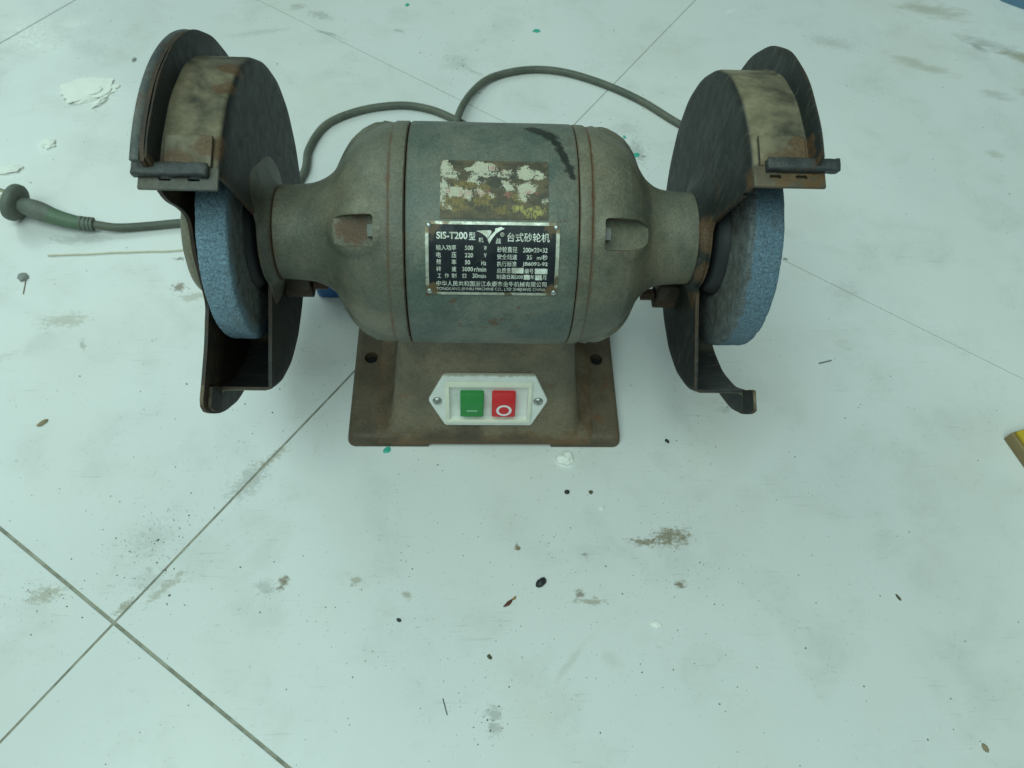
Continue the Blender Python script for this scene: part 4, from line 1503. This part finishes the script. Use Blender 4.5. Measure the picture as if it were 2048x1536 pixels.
chip('crumb', 65, -107.5, 2.1, 1.9, 2.2, m_stone, 'small square black crumb below the crumbly plaster lump', 'crumb', 10, 13)
chip('crumb', 84, -107.5, 1.7, 1.6, 1.8, m_olive, 'small olive crumb right of the square black crumb', 'crumb', 0, 14)
chip('crumb', 3, -233.5, 2.0, 1.4, 1.6, m_olive, 'olive brown crumb lowest of the crumbs in front', 'crumb', -50, 15)
chip('crumb', -62, -207.3, 1.8, 1.4, 1.6, m_stone, 'lone dark crumb left of the red-brown husk', 'crumb', -40, 16)
chip('crumb', 25, -153.8, 1.8, 1.6, 1.5, m_tan, 'tan crumb above the black pebble', 'crumb', 0, 17)
chip('crumb', 151, -61.5, 2.2, 1.4, 1.6, m_stone, 'black crumb on the floor right of the base front corner', 'crumb', -50, 18)
chip('crumb', 341.5, -297, 3.0, 1.9, 1.8, m_tan, 'brown crumb at the lower right corner of the picture', 'crumb', -60, 19)
chip('crumb', 310, -193, 3.0, 1.0, 1.0, m_olive, 'thin dark sliver on the floor at lower right', 'crumb', -60, 20)
chip('dry_leaf_scrap', -357, -47, 5, 1.8, 1.5, m_tan, 'brown dry leaf scrap on the floor at left', 'leaf scrap', 40, 21)
chip('dirt_lump', -416.5, 103, 4.6, 4.4, 3.2, m_lump, 'grey round dirt lump with a stalk below the plug', 'dirt lump', 0, 22, sub=3, jag=0.3)
chip('wood_sliver', -333, 438, 9, 2.2, 2.0, m_olive, 'dull wood sliver on the tile above the large flake', 'wood sliver', 20, 23)
chip('crumb', -389, 414, 2.2, 3.2, 1.6, m_lump, 'dark grey crumb above the large plaster flake', 'crumb', -20, 24)
# red-brown husk with an amber tip
HK = link(bpy.data.objects.new('seed_husk', None))
HK.location = (0.0171, -0.1957, 0)
HK.rotation_euler = (0, 0, math.radians(40))
tag(HK, 'red-brown seed husk with an amber tip on the front tile', 'seed husk')
for nm, cx, rx, ry, mat in (('husk_shell', 0, 4.8, 1.5, m_seed), ('husk_tip', 5.6, 2.2, 1.0, m_amber)):
    bm = bmesh.new()
    bmesh.ops.create_icosphere(bm, subdivisions=3, radius=1.0)
    for v in bm.verts:
        t = v.co.x
        v.co = Vector((cx + t * rx, v.co.y * ry * (1 - 0.45 * abs(t)) + 0.5 * t * t, max(0.0, (v.co.z + 0.6)) * 1.1 + 0.03))
    obj_from_bm(nm, bm, mat, HK, 40)
# teal paint flakes
for i, (x, y, r, lab) in enumerate(((62, 487, 4.2, 'teal paint flake at the top of the picture, above the cable'), (160, 279, 4.0, 'teal paint flake beside the right end bell'), (-79, -70.5, 3.6, 'teal paint flake under the left foot of the base'), (-93, 531, 3.2, 'teal paint flake at the top edge left of the others'), (153, 377, 3.0, 'teal paint flake just inside the cable loop'), (150, 306, 2.4, 'small teal flake nearest the top of the right end bell'))):
    chip('paint_flake', x, y, r, r * 0.75, 1.0, m_teal, lab, 'paint flake', 20 * i, 30 + i, group='teal paint flakes on the floor')


def rod(name, p0, p1, r, mat, label, cat, wob=0.0):
    bm = bmesh.new()
    a, b = Vector((*p0, r)), Vector((*p1, r))
    c = (a + b) / 2
    pts = [a.lerp(b, t / 12) + Vector((0, wob * mnoise.noise(Vector((t * 0.5, 3, 1))), 0)) - Vector((c.x, c.y, 0)) for t in range(13)]
    b_tube(bm, pts, r, 8)
    o = obj_from_bm(name, bm, mat, None, 40)
    o.location = (c.x * MM, c.y * MM, 0)
    return tag(o, label, cat)


rod('straw', (-402, 128.7), (-262, 139), 0.8, m_straw, 'long pale straw stalk on the floor under the plug', 'straw', 1.4)
rod('wire_scrap', (297, 17), (309, 20.3), 0.5, m_steel, 'short steel wire scrap right of the right wheel', 'wire')
rod('wire_scrap', (-29, -261), (-25.8, -271.5), 0.35, m_steel, 'fine wire scrap near the bottom of the picture', 'wire', 0.5)
rod('twig', (-413.5, 101), (-411, 84), 0.35, m_tan, 'thin dry stalk hanging from the grey dirt lump', 'twig')

# dust and grit, uncountable
V, F = [], []
CL = [(60, -170, 120, 60, 330), (0, -60, 160, 40, 150), (-245, -160, 26, 26, 210), (165, 290, 25, 50, 90), (-120, 30, 60, 90, 60), (-330, -90, 80, 90, 110), (-60, -230, 100, 50, 160),
      (300, 60, 130, 130, 120), (520, 380, 120, 120, 110), (-450, 380, 90, 90, 130), (0, 440, 220, 90, 130), (200, -220, 140, 60, 160), (0, 100, 420, 330, 420), (-30, 425, 30, 26, 70), (162, 282, 12, 26, 90), (152, -182, 26, 12, 60), (5, -277, 8, 8, 40), (-315, -187, 20, 10, 50)]
for cx, cy, sx, sy, n in CL:
    for _ in range(int(n * 1.5)):
        x, y = random.gauss(cx, sx), random.gauss(cy, sy)
        if abs(x) < 112 and -68 < y < 87:
            continue
        r = min(1.1, 0.16 + random.expovariate(7.5))
        h_ = r * random.uniform(0.35, 0.8)
        a0 = random.uniform(0, 6.28)
        st = random.uniform(0.5, 1.0)
        b = len(V)
        m = 5
        ca, sa_ = math.cos(a0), math.sin(a0)
        for ring, zz in ((1.0, 0.02), (0.6, h_)):
            for i in range(m):
                t = 2 * math.pi * i / m
                rr = r * ring * random.uniform(0.7, 1.15)
                u, v = rr * math.cos(t), rr * st * math.sin(t)
                V.append(Vector((x + u * ca - v * sa_, y + u * sa_ + v * ca, zz)))
        for i in range(m):
            j = (i + 1) % m
            F.append([b + i, b + j, b + m + j, b + m + i])
        F.append([b + m + i for i in range(m)])
k = NT('grit', 0.8)
p = k.world()
c = k.mix(k.rng(k.noise(p, 45, 3), 0.35, 0.65), (0.075, 0.078, 0.070), (0.24, 0.22, 0.17))
m_grit = k.out(c)
grit = pydata('floor_grit', V, F, m_grit, None)
tag(grit, 'fine dark grit scattered over the tiles', 'grit', kind='stuff')
